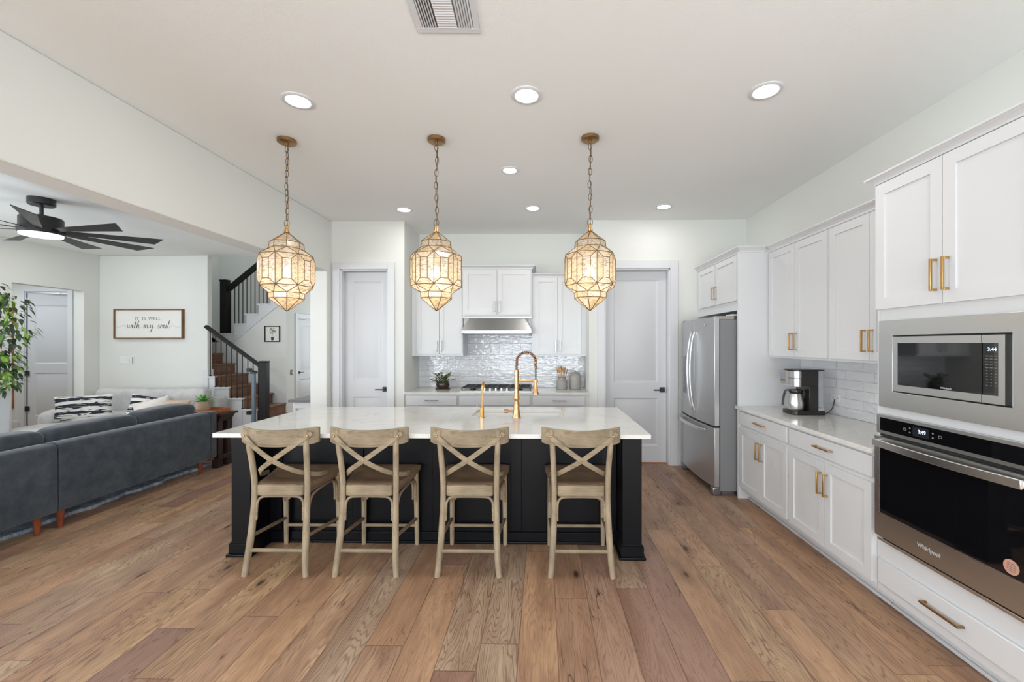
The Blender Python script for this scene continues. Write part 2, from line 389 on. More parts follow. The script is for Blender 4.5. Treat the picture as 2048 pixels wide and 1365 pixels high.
class G:
    """collects shapes, then build() links them as ONE mesh object"""
    def __init__(self, m=None): self.v = []; self.f = []; self.m = m or Matrix.Identity(4)
    def add(self, vs, fs):
        n = len(self.v)
        self.v += [self.m @ Vector(p) for p in vs]
        self.f += [tuple(i+n for i in f) for f in fs]
        return self
    def box(self, x0, x1, y0, y1, z0, z1):
        x0, x1 = min(x0, x1), max(x0, x1); y0, y1 = min(y0, y1), max(y0, y1); z0, z1 = min(z0, z1), max(z0, z1)
        return self.add([(x0,y0,z0),(x1,y0,z0),(x1,y1,z0),(x0,y1,z0),(x0,y0,z1),(x1,y0,z1),(x1,y1,z1),(x0,y1,z1)],
                        [(0,3,2,1),(4,5,6,7),(0,1,5,4),(1,2,6,5),(2,3,7,6),(3,0,4,7)])
    def prism(self, poly, a0, a1, axis='y'):
        """poly: 2D points; extruded along axis. axis y: (x,z); x: (y,z); z: (x,y)"""
        def p(q, a): return {'y': (q[0], a, q[1]), 'x': (a, q[0], q[1]), 'z': (q[0], q[1], a)}[axis]
        n = len(poly)
        vs = [p(q, a0) for q in poly] + [p(q, a1) for q in poly]
        fs = [tuple(range(n)), tuple(range(2*n-1, n-1, -1))] + [(i, i+n, (i+1) % n + n, (i+1) % n) for i in range(n)]
        return self.add(vs, fs)
    def lathe(self, prof, n=24, c=(0, 0, 0), axis='z', cap=True):
        vs = []; fs = []
        for r, h in prof:
            for i in range(n):
                a = 2*PI*i/n; p = (r*math.cos(a), r*math.sin(a), h)
                if axis == 'x': p = (p[2], p[0], p[1])
                if axis == 'y': p = (p[1], p[2], p[0])
                vs.append((c[0]+p[0], c[1]+p[1], c[2]+p[2]))
        for j in range(len(prof)-1):
            for i in range(n):
                k = (i+1) % n
                fs.append((j*n+i, j*n+k, (j+1)*n+k, (j+1)*n+i))
        if cap:
            if prof[0][0] > 1e-5: fs.append(tuple(range(n-1, -1, -1)))
            if prof[-1][0] > 1e-5: fs.append(tuple((len(prof)-1)*n+i for i in range(n)))
        return self.add(vs, fs)
    def sweep(self, pts, rad, n=10, up=None, cap=True, closed=False):
        """rad: number, list, or (w,h) rectangular section with 'up' the normal of the flat face"""
        P = [Vector(p) for p in pts]; N = len(P); T = []
        for i in range(N):
            if closed: t = P[(i+1) % N]-P[i-1]
            else: t = P[min(i+1, N-1)]-P[max(i-1, 0)]
            T.append(t.normalized())
        u = Vector(up) if up else (Vector((0, 0, 1)) if abs(T[0].z) < 0.9 else Vector((1, 0, 0)))
        vs = []; fs = []
        rect = isinstance(rad, tuple)
        m = 4 if rect else n
        for i in range(N):
            u = (u-T[i]*u.dot(T[i])).normalized() if not (rect and up) else (Vector(up if not callable(up) else up(i))-T[i]*Vector(up).dot(T[i])).normalized()
            s = T[i].cross(u)
            if rect:
                w, h = rad
                for a, b in ((-1, -1), (1, -1), (1, 1), (-1, 1)): vs.append(P[i]+s*(a*w/2)+u*(b*h/2))
            else:
                r = rad[i] if isinstance(rad, list) else rad
                for k in range(n):
                    a = 2*PI*k/n; vs.append(P[i]+s*(r*math.cos(a))+u*(r*math.sin(a)))
        for i in range(N if closed else N-1):
            j = (i+1) % N
            for k in range(m):
                l = (k+1) % m; fs.append((i*m+k, i*m+l, j*m+l, j*m+k))
        if cap and not closed:
            fs.append(tuple(range(m-1, -1, -1))); fs.append(tuple((N-1)*m+k for k in range(m)))
        return self.add(vs, fs)
    def cyl(self, p, q, r, n=14): return self.sweep([p, q], r, n)
    def build(self, name, m, parent=None, origin=None, bevel=0.0, smooth=35, local=False, seg=2):
        me = bpy.data.meshes.new(name)
        off = Vector((0, 0, 0))
        if not local:
            off = wloc(parent) if parent is not None else (Vector(origin) if origin else Vector((0, 0, 0)))
        me.from_pydata([tuple(v-off) for v in self.v], [], self.f)
        me.materials.append(m)
        me.validate()
        import bmesh
        bm = bmesh.new(); bm.from_mesh(me); bmesh.ops.recalc_face_normals(bm, faces=bm.faces); bm.to_mesh(me); bm.free()
        if smooth:
            me.polygons.foreach_set('use_smooth', [True]*len(me.polygons))
            me.set_sharp_from_angle(angle=R_(smooth))
        me.update()
        o = bpy.data.objects.new(name, me); C.objects.link(o)
        if parent is not None: o.parent = parent
        elif origin: o.location = origin
        if bevel:
            b = o.modifiers.new('bevel', 'BEVEL'); b.width = bevel; b.segments = seg
            b.limit_method = 'ANGLE'; b.angle_limit = R_(40); b.harden_normals = False
        return o

def cr(pts, k=6, closed=False):
    """Catmull-Rom smoothing"""
    P = [Vector(p) for p in pts]; n = len(P); out = []
    for i in range(n if closed else n-1):
        p0 = P[i-1] if (closed or i > 0) else P[0]; p1 = P[i]; p2 = P[(i+1) % n]
        p3 = P[(i+2) % n] if (closed or i+2 < n) else P[-1]
        for j in range(k):
            t = j/k
            out.append(0.5*((2*p1)+(-p0+p2)*t+(2*p0-5*p1+4*p2-p3)*t*t+(-p0+3*p1-3*p2+p3)*t**3))
    if not closed: out.append(P[-1])
    return out

def tag(o, label, cat, group=None, kind=None):
    if label: o['label'] = label
    if cat: o['category'] = cat
    if group: o['group'] = group
    if kind: o['kind'] = kind
    return o
def thing(name, label, cat, loc=(0, 0, 0), group=None, rz=0.0):
    o = bpy.data.objects.new(name, None); C.objects.link(o); o.empty_display_size = 0.1
    o.location = loc; o.rotation_euler = (0, 0, rz)
    return tag(o, label, cat, group)
def struct(o): o['kind'] = 'structure'; return o
def dup(root, loc, label=None, rz=None, group=None):
    r = root.copy(); C.objects.link(r); r.location = loc
    if rz is not None: r.rotation_euler = (0, 0, rz)
    if label: r['label'] = label
    if group: r['group'] = group
    def rec(a, b):
        for ch in list(a.children):
            c = ch.copy(); C.objects.link(c); c.parent = b; rec(ch, c)
    rec(root, r)
    return r
def frame(o, r, n):
    """matrix with local (right, up, out) axes"""
    r = Vector(r); n = Vector(n); z = Vector((0, 0, 1))
    m = Matrix.Identity(4)
    for i in range(3): m[i][0] = r[i]; m[i][1] = z[i]; m[i][2] = n[i]; m[i][3] = o[i]
    return m
def FX(x): return frame((x, 0, 0), (0, -1, 0), (-1, 0, 0))    # faces -X; a = -Y, b = z
def FY(y): return frame((0, y, 0), (1, 0, 0), (0, -1, 0))     # faces -Y; a = X, b = z

def text_part(name, txt, size, fr, a, b, c, m, parent, align='CENTER', spacing=1.0, depth=0.0006, shear=0.0):
    cu = bpy.data.curves.new(name, 'FONT'); cu.body = txt; cu.size = size; cu.extrude = depth
    cu.align_x = align; cu.align_y = 'CENTER'; cu.space_character = spacing; cu.shear = shear; cu.resolution_u = 3
    t = bpy.data.objects.new(name, cu); C.objects.link(t)
    dg = bpy.context.evaluated_depsgraph_get(); dg.update()
    me = bpy.data.meshes.new_from_object(t.evaluated_get(dg))
    bpy.data.objects.remove(t)
    mm = fr @ Matrix.Translation((a, b, c)); off = wloc(parent)
    for v in me.vertices: v.co = (mm @ v.co)-off
    me.materials.clear(); me.materials.append(m)
    o = bpy.data.objects.new(name, me); C.objects.link(o); o.parent = parent
    return o

def superblob(g, c, s, e=0.45, nu=20, nv=14, fn=None, rot=None):
    """rounded cushion shape; s half sizes"""
    vs = []; fs = []
    sg = lambda t, p: math.copysign(abs(t)**p, t)
    for j in range(nv+1):
        ph = -PI/2+PI*j/nv
        for i in range(nu):
            th = 2*PI*i/nu
            x = sg(math.cos(ph), e)*sg(math.cos(th), e); y = sg(math.cos(ph), e)*sg(math.sin(th), e); z = sg(math.sin(ph), e)
            p = Vector((x*s[0], y*s[1], z*s[2]))
            if fn: p = fn(p, x, y, z)
            if rot: p = rot @ p
            vs.append(Vector(c)+p)
    for j in range(nv):
        for i in range(nu):
            k = (i+1) % nu; fs.append((j*nu+i, j*nu+k, (j+1)*nu+k, (j+1)*nu+i))
    return g.add(vs, fs)

# ---------------------------------------------------------------- the setting
CZ = 3.04          # ceiling height
DW = 5.284         # back wall with the doors
NY = 5.93          # niche back wall
XR = 2.508         # right wall
XL = -2.646        # kitchen side of the wall to the living room
struct(G().box(-10.4, 2.8, -3.6, 10.2, -0.12, 0.0).build('floor', M['floor']))
g = G().box(-7.9, 2.7, -3.6, 7.36, CZ, CZ+0.12).box(-4.925, 2.7, 7.36, 10.2, CZ, CZ+0.12).box(-10.4, -7.86, 5.5, 7.6, 2.75, 2.87)
struct(g.build('ceiling', M['ceiling'], smooth=0))
struct(G().box(XR, XR+0.15, -3.6, 10.2, 0, CZ).build('wall_right', M['wall'], smooth=0))
# wall with the header over the wide opening to the living room
g = G().prism([(-3.6, 2.40), (5.17, 2.40), (5.17, 0), (DW+0.12, 0), (DW+0.12, CZ), (-3.6, CZ)], XL-0.21, XL, 'x')
struct(g.build('wall_left', M['wall'], smooth=0, bevel=0.012))
def wall_with_hole(name, x0, x1, y0, y1, hx0, hx1, hz, m=M['wall']):
    g = G().box(x0, hx0, y0, y1, 0, CZ).box(hx1, x1, y0, y1, 0, CZ).box(hx0, hx1, y0, y1, hz, CZ)
    return struct(g.build(name, m, smooth=0))
wall_with_hole('wall_back_left', XL, -1.729, DW, DW+0.12, -2.54, -1.935, 2.45)
wall_with_hole('wall_back_right', 0.575, XR, DW, DW+0.12, 0.77, 1.575, 2.45)
struct(G().box(-1.83, -1.729, DW+0.12, NY, 0, CZ).build('wall_niche_left', M['wall'], smooth=0))
struct(G().box(0.575, 0.68, DW+0.12, NY, 0, CZ).build('wall_niche_right', M['wall'], smooth=0))
struct(G().box(-1.83, 0.68, NY, NY+0.12, 0, CZ).build('wall_niche_back', M['wall'], smooth=0))
# behind the two doors (closet backs, so no light leaks)
struct(G().box(XL-0.21, -1.83, 6.6, 6.7, 0, CZ).build('wall_pantry_left', M['wall'], smooth=0))
struct(G().box(0.68, XR, 6.6, 6.7, 0, CZ).build('wall_pantry_right', M['wall'], smooth=0))
struct(G().box(XL-0.21, XL-0.09, DW+0.12, 10.2, 0, CZ).build('wall_hall_right', M['wall'], smooth=0))
struct(G().box(-5.1, 2.6, 10.05, 10.2, 0, CZ).build('wall_hall_back', M['wall'], smooth=0))
# rear wall with its windows (behind the photographer)
g = G()
g.box(-7.9, -7.2, -3.6, -3.48, 0, CZ).box(-3.4, -2.1, -3.6, -3.48, 0, CZ).box(2.3, 2.6, -3.6, -3.48, 0, CZ)
g.box(-7.9, 2.6, -3.6, -3.48, 0, 0.3).box(-7.9, 2.6, -3.6, -3.48, 2.78, CZ)
struct(g.build('wall_rear', M['wall'], smooth=0))
for i, (a, b) in enumerate(((-7.2, -3.4), (-2.1, 2.3))):
    g = G(); n = 4
    for k in range(n+1):
        x = a+(b-a)*k/n; g.box(x-0.03, x+0.03, -3.57, -3.51, 0.3, 2.78)
    g.box(a, b, -3.57, -3.51, 0.3, 0.36).box(a, b, -3.57, -3.51, 2.72, 2.78)
    struct(g.build('window_%d' % (i+1), M['trim']))
# living room
LX = -7.70
g = G().box(LX-0.16, LX, -3.6, 0.6, 0, CZ).box(LX-0.16, LX, 0.6, 3.8, 0, 0.3)
g.box(LX-0.16, LX, 0.6, 3.8, 2.7, CZ)
g.prism([(3.8, 0), (6.04, 0), (6.04, 2.40), (7.01, 2.40), (7.01, 0), (7.36, 0), (7.36, CZ), (3.8, CZ)], LX-0.16, LX, 'x')
struct(g.build('wall_living_left', M['wall'], smooth=0))
g = G()
for y in (0.6, 2.2, 3.8): g.box(LX-0.12, LX-0.06, y-0.03, y+0.03, 0.3, 2.7)
g.box(LX-0.12, LX-0.06, 0.6, 3.8, 0.3, 0.36).box(LX-0.12, LX-0.06, 0.6, 3.8, 2.64, 2.7)
struct(g.build('window_3', M['trim']))
SW = 7.255         # wall with the sign
struct(G().box(LX, -5.794, SW, SW+0.105, 0, CZ).build('wall_living_back', M['wall'], smooth=0, bevel=0.012))
# vestibule beyond the left opening
VY = 7.42
g = G().box(-10.4, -9.22, VY, VY+0.12, 0, 2.9).box(-8.43, LX-0.16, VY, VY+0.12, 0, 2.9).box(-9.22, -8.43, VY, VY+0.12, 2.45, 2.9)
struct(g.build('wall_vestibule_back', M['wall'], smooth=0))
struct(G().box(-10.4, -10.28, 5.5, VY, 0, 2.9).build('wall_vestibule_left', M['wall'], smooth=0))
struct(G().box(-10.28, LX-0.16, 5.5, 5.62, 0, 2.9).build('wall_vestibule_near', M['wall'], smooth=0))
struct(G().box(-9.5, -8.2, 8.2, 8.3, 0, 2.9).build('wall_room_beyond', M['wall'], smooth=0))
# stairwell
struct(G().box(-7.07, -6.95, 7.36, 9.12, 0, 5.6).build('wall_stair_left', M['wall'], smooth=0))
struct(G().box(-6.95, -5.04, 9.0, 9.12, 0, 5.6).build('wall_stair_back', M['wall'], smooth=0))
struct(G().box(-6.95, -4.925, 7.24, 7.36, CZ+0.12, 5.6).build('wall_stair_upper', M['wall'], smooth=0))
struct(G().box(-7.07, -4.80, 7.24, 9.12, 5.6, 5.7).build('ceiling_stairwell', M['ceiling'], smooth=0))
SY = 8.09
# wall under the upper flight, with the hall wall turning the corner at its right end
st_under = [(-5.93, 1.50)]
g = G().prism([(-6.95, 0), (-4.925, 0), (-4.925, 2.46), (-5.93, 1.63), (-6.95, 1.63)], SY, SY+0.09)
struct(g.build('wall_under_stairs', M['wall'], smooth=0))
g = G().box(-5.04, -4.925, SY+0.09, 8.44, 0, 3.9).box(-5.04, -4.925, 9.26, 10.05, 0, 3.9).box(-5.04, -4.925, 8.44, 9.26, 2.05, 3.9)
struct(g.build('wall_hall_left', M['wall'], smooth=0))
struct(G().box(-5.04, -4.925, 7.36, SY+0.09, CZ+0.12, 5.6).build('wall_stair_right', M['wall'], smooth=0))

# baseboards
bh = 0.13
struct(G().box(-1.841, -1.729, DW-0.014, DW, 0, bh).build('baseboard_back', M['trim'], bevel=0.003))
struct(G().box(1.69, 1.78, DW-0.014, DW, 0, bh).build('baseboard_back_right', M['trim'], bevel=0.003))
struct(G().box(LX, -5.794, SW-0.014, SW, 0, bh).box(LX, LX+0.014, 3.8, 6.04, 0, bh).build('baseboard_living', M['trim'], bevel=0.003))
struct(G().box(-10.28, -9.32, VY-0.014, VY, 0, bh).build('baseboard_vestibule', M['trim'], bevel=0.003))
struct(G().box(XL-0.21-0.014, XL-0.21, 5.17, 10.0, 0, bh).build('baseboard_hall', M['trim'], bevel=0.003))

# two-panel doors
def door(idx, fr, a0, a1, top, panels, rose_a, rose_z, lever_dir, wall_t, hinge=None, lever_mat='black', rose='square', casing=0.088, cas_sides=(1, 1), slab_c=-0.1, jamb=None, lever=True, swing=None):
    """fr: frame with c=0 on the wall face; the slab stands at c = slab_c"""
    w = a1-a0
    g = G(fr)
    # casing
    if cas_sides[0]: g.box(a0-casing, a0, 0, top+casing, 0, 0.018)
    if cas_sides[1]: g.box(a1, a1+casing, 0, top+casing, 0, 0.018)
    g.box(a0, a1, top, top+casing, 0, 0.018)
    # jambs
    g.box(a0-0.001, a0+0.018, 0, top, slab_c-0.045, 0.0); g.box(a1-0.018, a1+0.001, 0, top, slab_c-0.045, 0.0)
    g.box(a0, a1, top-0.018, top+0.001, slab_c-0.045, 0.0)
    struct(g.build('trim_%d' % idx, M['trim'], bevel=0.003))
    a0 += 0.021; a1 -= 0.021; top -= 0.022
    g = G(fr); zs = 0.012
    # slab as stiles and rails around recessed panels
    pa0, pa1 = a0+0.105, a1-0.105
    th = 0.035
    g.box(a0, pa0, zs, top, slab_c-th, slab_c); g.box(pa1, a1, zs, top, slab_c-th, slab_c)
    zz = [zs]+[z for p in panels for z in p]+[top]
    zz = sorted(zz)
    for k in range(0, len(zz), 2): g.box(pa0, pa1, zz[k], zz[k+1], slab_c-th, slab_c)
    for (z0, z1) in panels:
        # sunk bevel and raised field
        i1, i2, d1 = 0.014, 0.045, 0.009
        def ring(i, c): return [(pa0+i, z0+i, c), (pa1-i, z0+i, c), (pa1-i, z1-i, c), (pa0+i, z1-i, c)]
        rs = ring(0, slab_c)+ring(i1, slab_c-d1)+ring(i1+0.012, slab_c-d1)+ring(i2, slab_c-0.003)
        fs = []
        for r in range(3):
            for k in range(4): fs.append((r*4+k, r*4+(k+1) % 4, (r+1)*4+(k+1) % 4, (r+1)*4+k))
        fs.append((12, 13, 14, 15))
        g.add(rs, fs)
        g.box(pa0, pa1, z0, z1, slab_c-th, slab_c-th+0.01)
    o = fr @ Vector(((a0+a1)/2, 0, slab_c))
    d = struct(g.build('door_%d' % idx, M['door'], origin=tuple(o), smooth=20))
    h = G(fr) if lever else None
    if lever and rose == 'square': h.box(rose_a-0.033, rose_a+0.033, rose_z-0.033, rose_z+0.033, slab_c, slab_c+0.01)
    if lever: h.box(rose_a-0.009, rose_a+0.009, rose_z-0.009, rose_z+0.009, slab_c+0.01, slab_c+0.05)
    if lever: h.box(min(rose_a-0.008*lever_dir, rose_a+0.115*lever_dir), max(rose_a-0.008*lever_dir, rose_a+0.115*lever_dir), rose_z-0.008, rose_z+0.008, slab_c+0.038, slab_c+0.052)
    if lever: h.build('door_handle', M[lever_mat], d, bevel=0.002)
    if hinge is not None:
        for zz in (0.35, 0.98, 1.62, 2.25):
            k = G(fr).box(hinge-0.028, hinge+0.028, zz-0.045, zz+0.045, slab_c, slab_c+0.022)
            k.build('hinge', M['black'], d, bevel=0.003)
        G(fr).box(hinge-0.012, hinge-0.001, 0.012, top, slab_c-0.02, slab_c+0.004).build('hinge_gap_shade', M['black'], d)  # black strip standing in for the shaded gap along the hinge side
    if swing:
        hx_, hy_, deg = swing; rm = Matrix.Rotation(R_(deg), 3, 'Z'); p = Vector((hx_, hy_, 0))
        d.location = p+rm @ (d.location-p); d.rotation_euler = (0, 0, R_(deg))
    return d
door(1, FY(DW), -2.54, -1.935, 2.44, [(0.22, 0.83), (1.035, 2.30)], -2.005, 0.925, -1, 0.12, cas_sides=(1, 1))
door(2, FY(DW), 0.77, 1.575, 2.44, [(0.22, 0.82), (1.02, 2.31)], 1.505, 0.925, -1, 0.12, casing=0.095)
door(3, FY(VY), -9.22, -8.43, 2.44, [(0.22, 0.98), (1.15, 2.2)], -8.49, 0.93, -1, 0.12, hinge=-9.19, slab_c=-0.01, lever=False, swing=(-9.199, VY+0.03, 16))
door(4, frame((-4.925, 0, 0), (0, 1, 0), (1, 0, 0)), 8.46, 9.24, 2.03, [(0.22, 0.78), (0.94, 1.88)], 8.53, 0.93, 1, 0.11, slab_c=-0.02)
# paint-chipped sweep under the second door
struct(G(FY(DW)).box(0.79, 1.555, 0.0, 0.012, -0.135, -0.1).build('trim_9', M['traywood']))
# ---------------------------------------------------------------- staircase
RISE = 0.19
stx = lambda k: -4.70-0.243*(k-1)            # riser face of step k (1-based); travel to -X
stairs = thing('staircase', 'wooden staircase with white stepped stringer turning at a landing', 'staircase', (-5.6, 7.7, 0))
for k in range(1, 9):
    x0 = stx(k); z = RISE*k; xe = stx(k+1)
    y0 = 7.372 if xe < -5.75 else 7.29
    G().box(max(xe-0.0, -6.93), x0, y0, SY-0.013, z-RISE, z-0.028).build('riser', M['stairwood'], stairs)
    G().box(max(xe, -6.93), x0+0.028, y0, SY-0.013, z-0.028, z).build('tread', M['stairwood'], stairs, bevel=0.006)
G().box(-6.94, stx(9), 7.372, SY-0.013, 1.33, 1.71).build('landing', M['stairwood'], stairs, bevel=0.004)
# white open stringer on the near side with little caps
g = G()
for k in range(1, 6):
    x0 = stx(k); x1 = max(stx(k+1), -5.78); z = RISE*k
    g.box(x1, x0-0.004, 7.262, 7.288, 0.0, z-0.028)
    g.box(x1, x0+0.02, 7.235, 7.288, z-0.026, z)
g.build('stringer', M['trim'], stairs, bevel=0.002)
# skirt on the far wall
poly = [(-4.60, 0), (-4.60, 0.16), (stx(1)+0.05, 0.3), (stx(8), 0.3+RISE*7), (stx(9), RISE*9+0.10), (stx(9), RISE*8), (stx(1), 0)]
G().prism([( -4.93, 0.0), (-4.93, 0.52), (-6.62, 1.84), (-6.62, 1.2)], SY-0.012, SY-0.001).build('skirting', M['trim'], stairs)
# upper flight
upx = lambda j: -5.93+0.235*j
g = G(); nup = 5
pts = [(-6.94, 1.53), (-6.94, 1.71)]
for j in range(nup):
    x = min(upx(j), -4.93)
    pts += [(x, 1.71+RISE*j), (x, 1.71+RISE*(j+1))]
pts += [(-4.93, 1.71+RISE*nup), (-4.93, 2.38), (-5.93, 1.545)]
G().prism(pts, SY-0.012, SY-0.0005).build('stringer', M['trim'], stairs, bevel=0.001)
for j in range(nup):
    x0 = upx(j); x1 = min(upx(j+1), -4.93); z = 1.71+RISE*(j+1)
    if x1-x0 < 0.02: continue
    G().box(x0-0.03, x1, SY-0.03, SY+0.09, z-0.025, z).build('tread', M['trim'], stairs, bevel=0.004)
    if min(x1, -5.045)-x0 > 0.02: G().box(x0, min(x1, -5.045), SY+0.092, 8.99, z-RISE-0.02, z-0.01).build('tread', M['stairwood'], stairs)
G().box(-6.94, -5.90, SY-0.03, 8.99, 1.685, 1.71).build('landing', M['trim'], stairs, bevel=0.004)
G().sweep([(-6.0, SY-0.016, 1.50), (-4.94, SY-0.016, 2.36)], (0.010, 0.006), up=(0, -1, 0)).build('moulding', M['trim'], stairs)
# lower railing
rl = thing('stair_railing', 'dark lower stair railing with square newel post and thin balusters', 'railing', (-4.75, 7.2, 0))
G().box(-4.815, -4.695, 7.13, 7.233, 0, 1.19).box(-4.822, -4.688, 7.123, 7.24, 1.19, 1.215).build('newel_post', M['iron'], rl, bevel=0.004)
railz = lambda x: 1.105+(-4.81-x)*0.72
G().sweep([(-4.80, 7.21, railz(-4.80)), (-5.79, 7.21, railz(-5.79))], (0.062, 0.055), up=(0, 0, 1)).build('handrail', M['iron'], rl, bevel=0.008)
x = -4.90
while x > -5.76:
    k = 1
    while stx(k+1) > x: k += 1
    zb = RISE*k
    g = G().cyl((x, 7.262 if False else 7.25, zb), (x, 7.25, railz(x)-0.01), 0.0075, 8)
    g.box(x-0.013, x+0.013, 7.237, 7.263, zb, zb+0.018)
    g.build('baluster', M['iron'], rl)
    x -= 0.0935
# upper railing
ru = thing('stair_railing', 'dark upper stair railing climbing right above the white stringer', 'railing', (-6.14, SY, 1.71))
G().box(-6.20, -6.08, SY-0.06+0.03, SY+0.06+0.03, 1.71, 2.72).box(-6.21, -6.07, SY-0.04, SY+0.10, 2.72, 2.745).build('newel_post', M['iron'], ru, bevel=0.004)
uz = lambda x: 2.56+(x+6.08)*0.81
G().sweep([(-6.09, SY+0.03, uz(-6.09)), (-4.94, SY+0.03, uz(-4.94))], (0.07, 0.09), up=(0, 0, 1)).build('handrail', M['iron'], ru, bevel=0.008)
x = -6.03
while x < -4.97:
    zb = 1.71
    for j in range(nup):
        if x > upx(j)-0.02: zb = 1.71+RISE*(j+1)
    G().cyl((x, SY+0.03, zb), (x, SY+0.03, uz(x)), 0.0075, 8).build('baluster', M['iron'], ru)
    x += 0.079
# knee trim at the end of the sign wall
struct(G().box(-5.87, -5.79, SW-0.02, SW+0.0, 0.762, 1.06).box(-5.794, -5.774, SW-0.02, SW+0.105, 0.762, 1.06).build('trim_10', M['trim'], bevel=0.002))
# retractable gate rolled up on the first balusters
gt = thing('stair_gate', 'blue-grey rolled safety gate clamped to the lower stair railing', 'safety gate', (-4.915, 7.17, 0.16))
G().cyl((-4.92, 7.16, 0.17), (-4.92, 7.16, 1.0), 0.032, 20).build('mesh_roll', M['meshgate'], gt)
G().box(-4.96, -4.885, 7.12, 7.236, 1.0, 1.03).cyl((-5.04, 7.18, 1.06), (-4.88, 7.18, 1.03), 0.014).box(-5.05, -5.0, 7.16, 7.236, 1.03, 1.09).build('bracket', M['black'], gt, bevel=0.003)
G().box(-5.03, -4.965, 7.13, 7.232, 0.3, 0.36).build('bracket', M['black'], gt, bevel=0.003)
# picture under the stairs
pic = thing('framed_picture', 'small square framed print of a flowering potted plant under the stairs', 'picture', (-5.19, SY, 1.55))
f = FY(SY); g = G(f)
a0, a1, b0, b1 = -5.34, -5.045, 1.545, 1.85
g.box(a0, a1, b0, b0+0.014, 0.001, 0.022).box(a0, a1, b1-0.014, b1, 0.001, 0.022).box(a0, a0+0.014, b0, b1, 0.001, 0.022).box(a1-0.014, a1, b0, b1, 0.001, 0.022)
g.build('frame', M['iron'], pic)
G(f).box(a0+0.012, a1-0.012, b0+0.012, b1-0.012, 0.001, 0.008).build('print', M['paper'], pic)
random.seed(5)
g = G(f)
for i in range(46):
    a = random.uniform(0, 2*PI); r = random.uniform(0, 0.062); cx = -5.192+r*math.cos(a); cz = 1.755+r*0.95*math.sin(a)
    w = random.uniform(0.008, 0.015); t = random.uniform(0, PI)
    dx, dz = math.cos(t)*w*1.4, math.sin(t)*w*1.4; ex, ez = -math.sin(t)*w*0.6, math.cos(t)*w*0.6
    g.add([(cx-dx, cz-dz, 0.0086+i*1e-5), (cx+ex, cz+ez, 0.0086+i*1e-5), (cx+dx, cz+dz, 0.0086+i*1e-5), (cx-ex, cz-ez, 0.0086+i*1e-5)], [(0, 1, 2, 3)])
g.build('painted_leaves', make_leaf('painted_olive', [(0, srgb(130, 128, 80)), (0.5, srgb(160, 152, 100)), (1, srgb(70, 86, 56))]), pic)
G(f).prism([(-5.222, 1.635), (-5.163, 1.635), (-5.172, 1.575), (-5.213, 1.575)], 0.008, 0.0092, 'z').box(-5.194, -5.190, 1.63, 1.74, 0.008, 0.0090).build('painted_pot', M['ink'], pic)
# keypad next to the hall door
kf = frame((-4.925, 0, 0), (0, 1, 0), (1, 0, 0))
kp = thing('wall_switch', 'small black switch plate on the hall wall beside the grey door', 'switch', (-4.925, 8.24, 0.93))
G(kf).box(8.215, 8.285, 0.90, 1.0, 0.0, 0.008).build('plate', M['black'], kp, bevel=0.002)
G(kf).box(8.236, 8.264, 0.925, 0.975, 0.008, 0.012).build('rocker', M['ceramic_grey'], kp, bevel=0.001)
# low white cabinet with grey top in the hall
be = thing('hall_bench', 'white hall cabinet with grey top seen behind the wall end', 'cabinet', (-3.12, 6.0, 0))
G().box(-3.39, -2.872, 5.60, 6.75, 0.725, 0.757).build('top', M['benchtop'], be, bevel=0.002)
g = G(FY(5.64)).box(-3.35, -3.31, 0.02, 0.725, -0.03, 0).box(-2.92, -2.885, 0.02, 0.725, -0.03, 0).box(-3.31, -2.92, 0.64, 0.725, -0.03, 0).box(-3.31, -2.92, 0.02, 0.1, -0.03, 0)
g.build('end_frame', M['white'], be, bevel=0.002)
G().box(-3.345, -2.885, 5.675, 6.72, 0.0, 0.72).build('body', M['white'], be)
G(FY(5.64)).lathe([(0.006, 0), (0.006, 0.012), (0.009, 0.016), (0.0, 0.02)], 12, (-2.93, 0.69, 0)).build('knob', M['black'], be)

# ---------------------------------------------------------------- recessed lights, vent
def recessed(loc, r, label, group, watts, tilt=0):
    t = thing('recessed_light', label, 'ceiling light', loc, group)
    prof = [(r, 0.0), (r, -0.004), (r*0.93, -0.008), (r*0.76, -0.008), (r*0.72, -0.004), (r*0.72, 0.0)]
    G().lathe(prof, 40, cap=False).build('trim_ring', M['trim'], t, local=True)
    G().lathe([(0.0, -0.005), (r*0.74, -0.005)], 40, cap=False).build('diffuser', M['led'], t, local=True)
    area_light('lamp', (0, 0, -0.012), (0, 0, 0), r*1.4, r*1.4, watts, (1, 0.97, 0.92), t, 'DISK')
    return t
KG = 'recessed lights in the kitchen ceiling'
L1 = recessed((-1.545, 2.66, CZ), 0.096, 'recessed ceiling light nearest above the left brass lantern', KG, 3)
dup(L1, (-0.10, 2.625, CZ), 'recessed ceiling light in the near row just right of the air vent')
dup(L1, (1.353, 2.60, CZ), 'recessed ceiling light in the near row over the right-hand cabinets')
dup(L1, (-1.585, 4.83, CZ), 'recessed ceiling light in the far row above the left white door')
dup(L1, (-0.11, 4.80, CZ), 'recessed ceiling light in the far row above the range hood')
dup(L1, (1.353, 4.77, CZ), 'recessed ceiling light in the far row above the right white door')
L2 = recessed((-0.29, 3.75, CZ), 0.08, 'smaller recessed ceiling light alone between the two rows above the island', KG, 2)
recessed((-6.7, 5.9, CZ), 0.09, 'recessed ceiling light partly behind the black fan in the living room', KG, 7)
vt = thing('ceiling_vent', 'white metal ceiling air vent with slats in three directions', 'air vent', (-0.455, 1.93, CZ), rz=R_(1.5))
g = G()
W2, D2 = 0.155, 0.155
for (x0, x1, y0, y1) in ((-W2, W2, D2-0.032, D2), (-W2, W2, -D2, -D2+0.032), (-W2, -W2+0.032, -D2+0.03, D2-0.03), (W2-0.032, W2, -D2+0.03, D2-0.03)):
    g.box(x0, x1, y0, y1, -0.008, 0.0)
g.build('frame', M['trim'], vt, local=True, bevel=0.003)
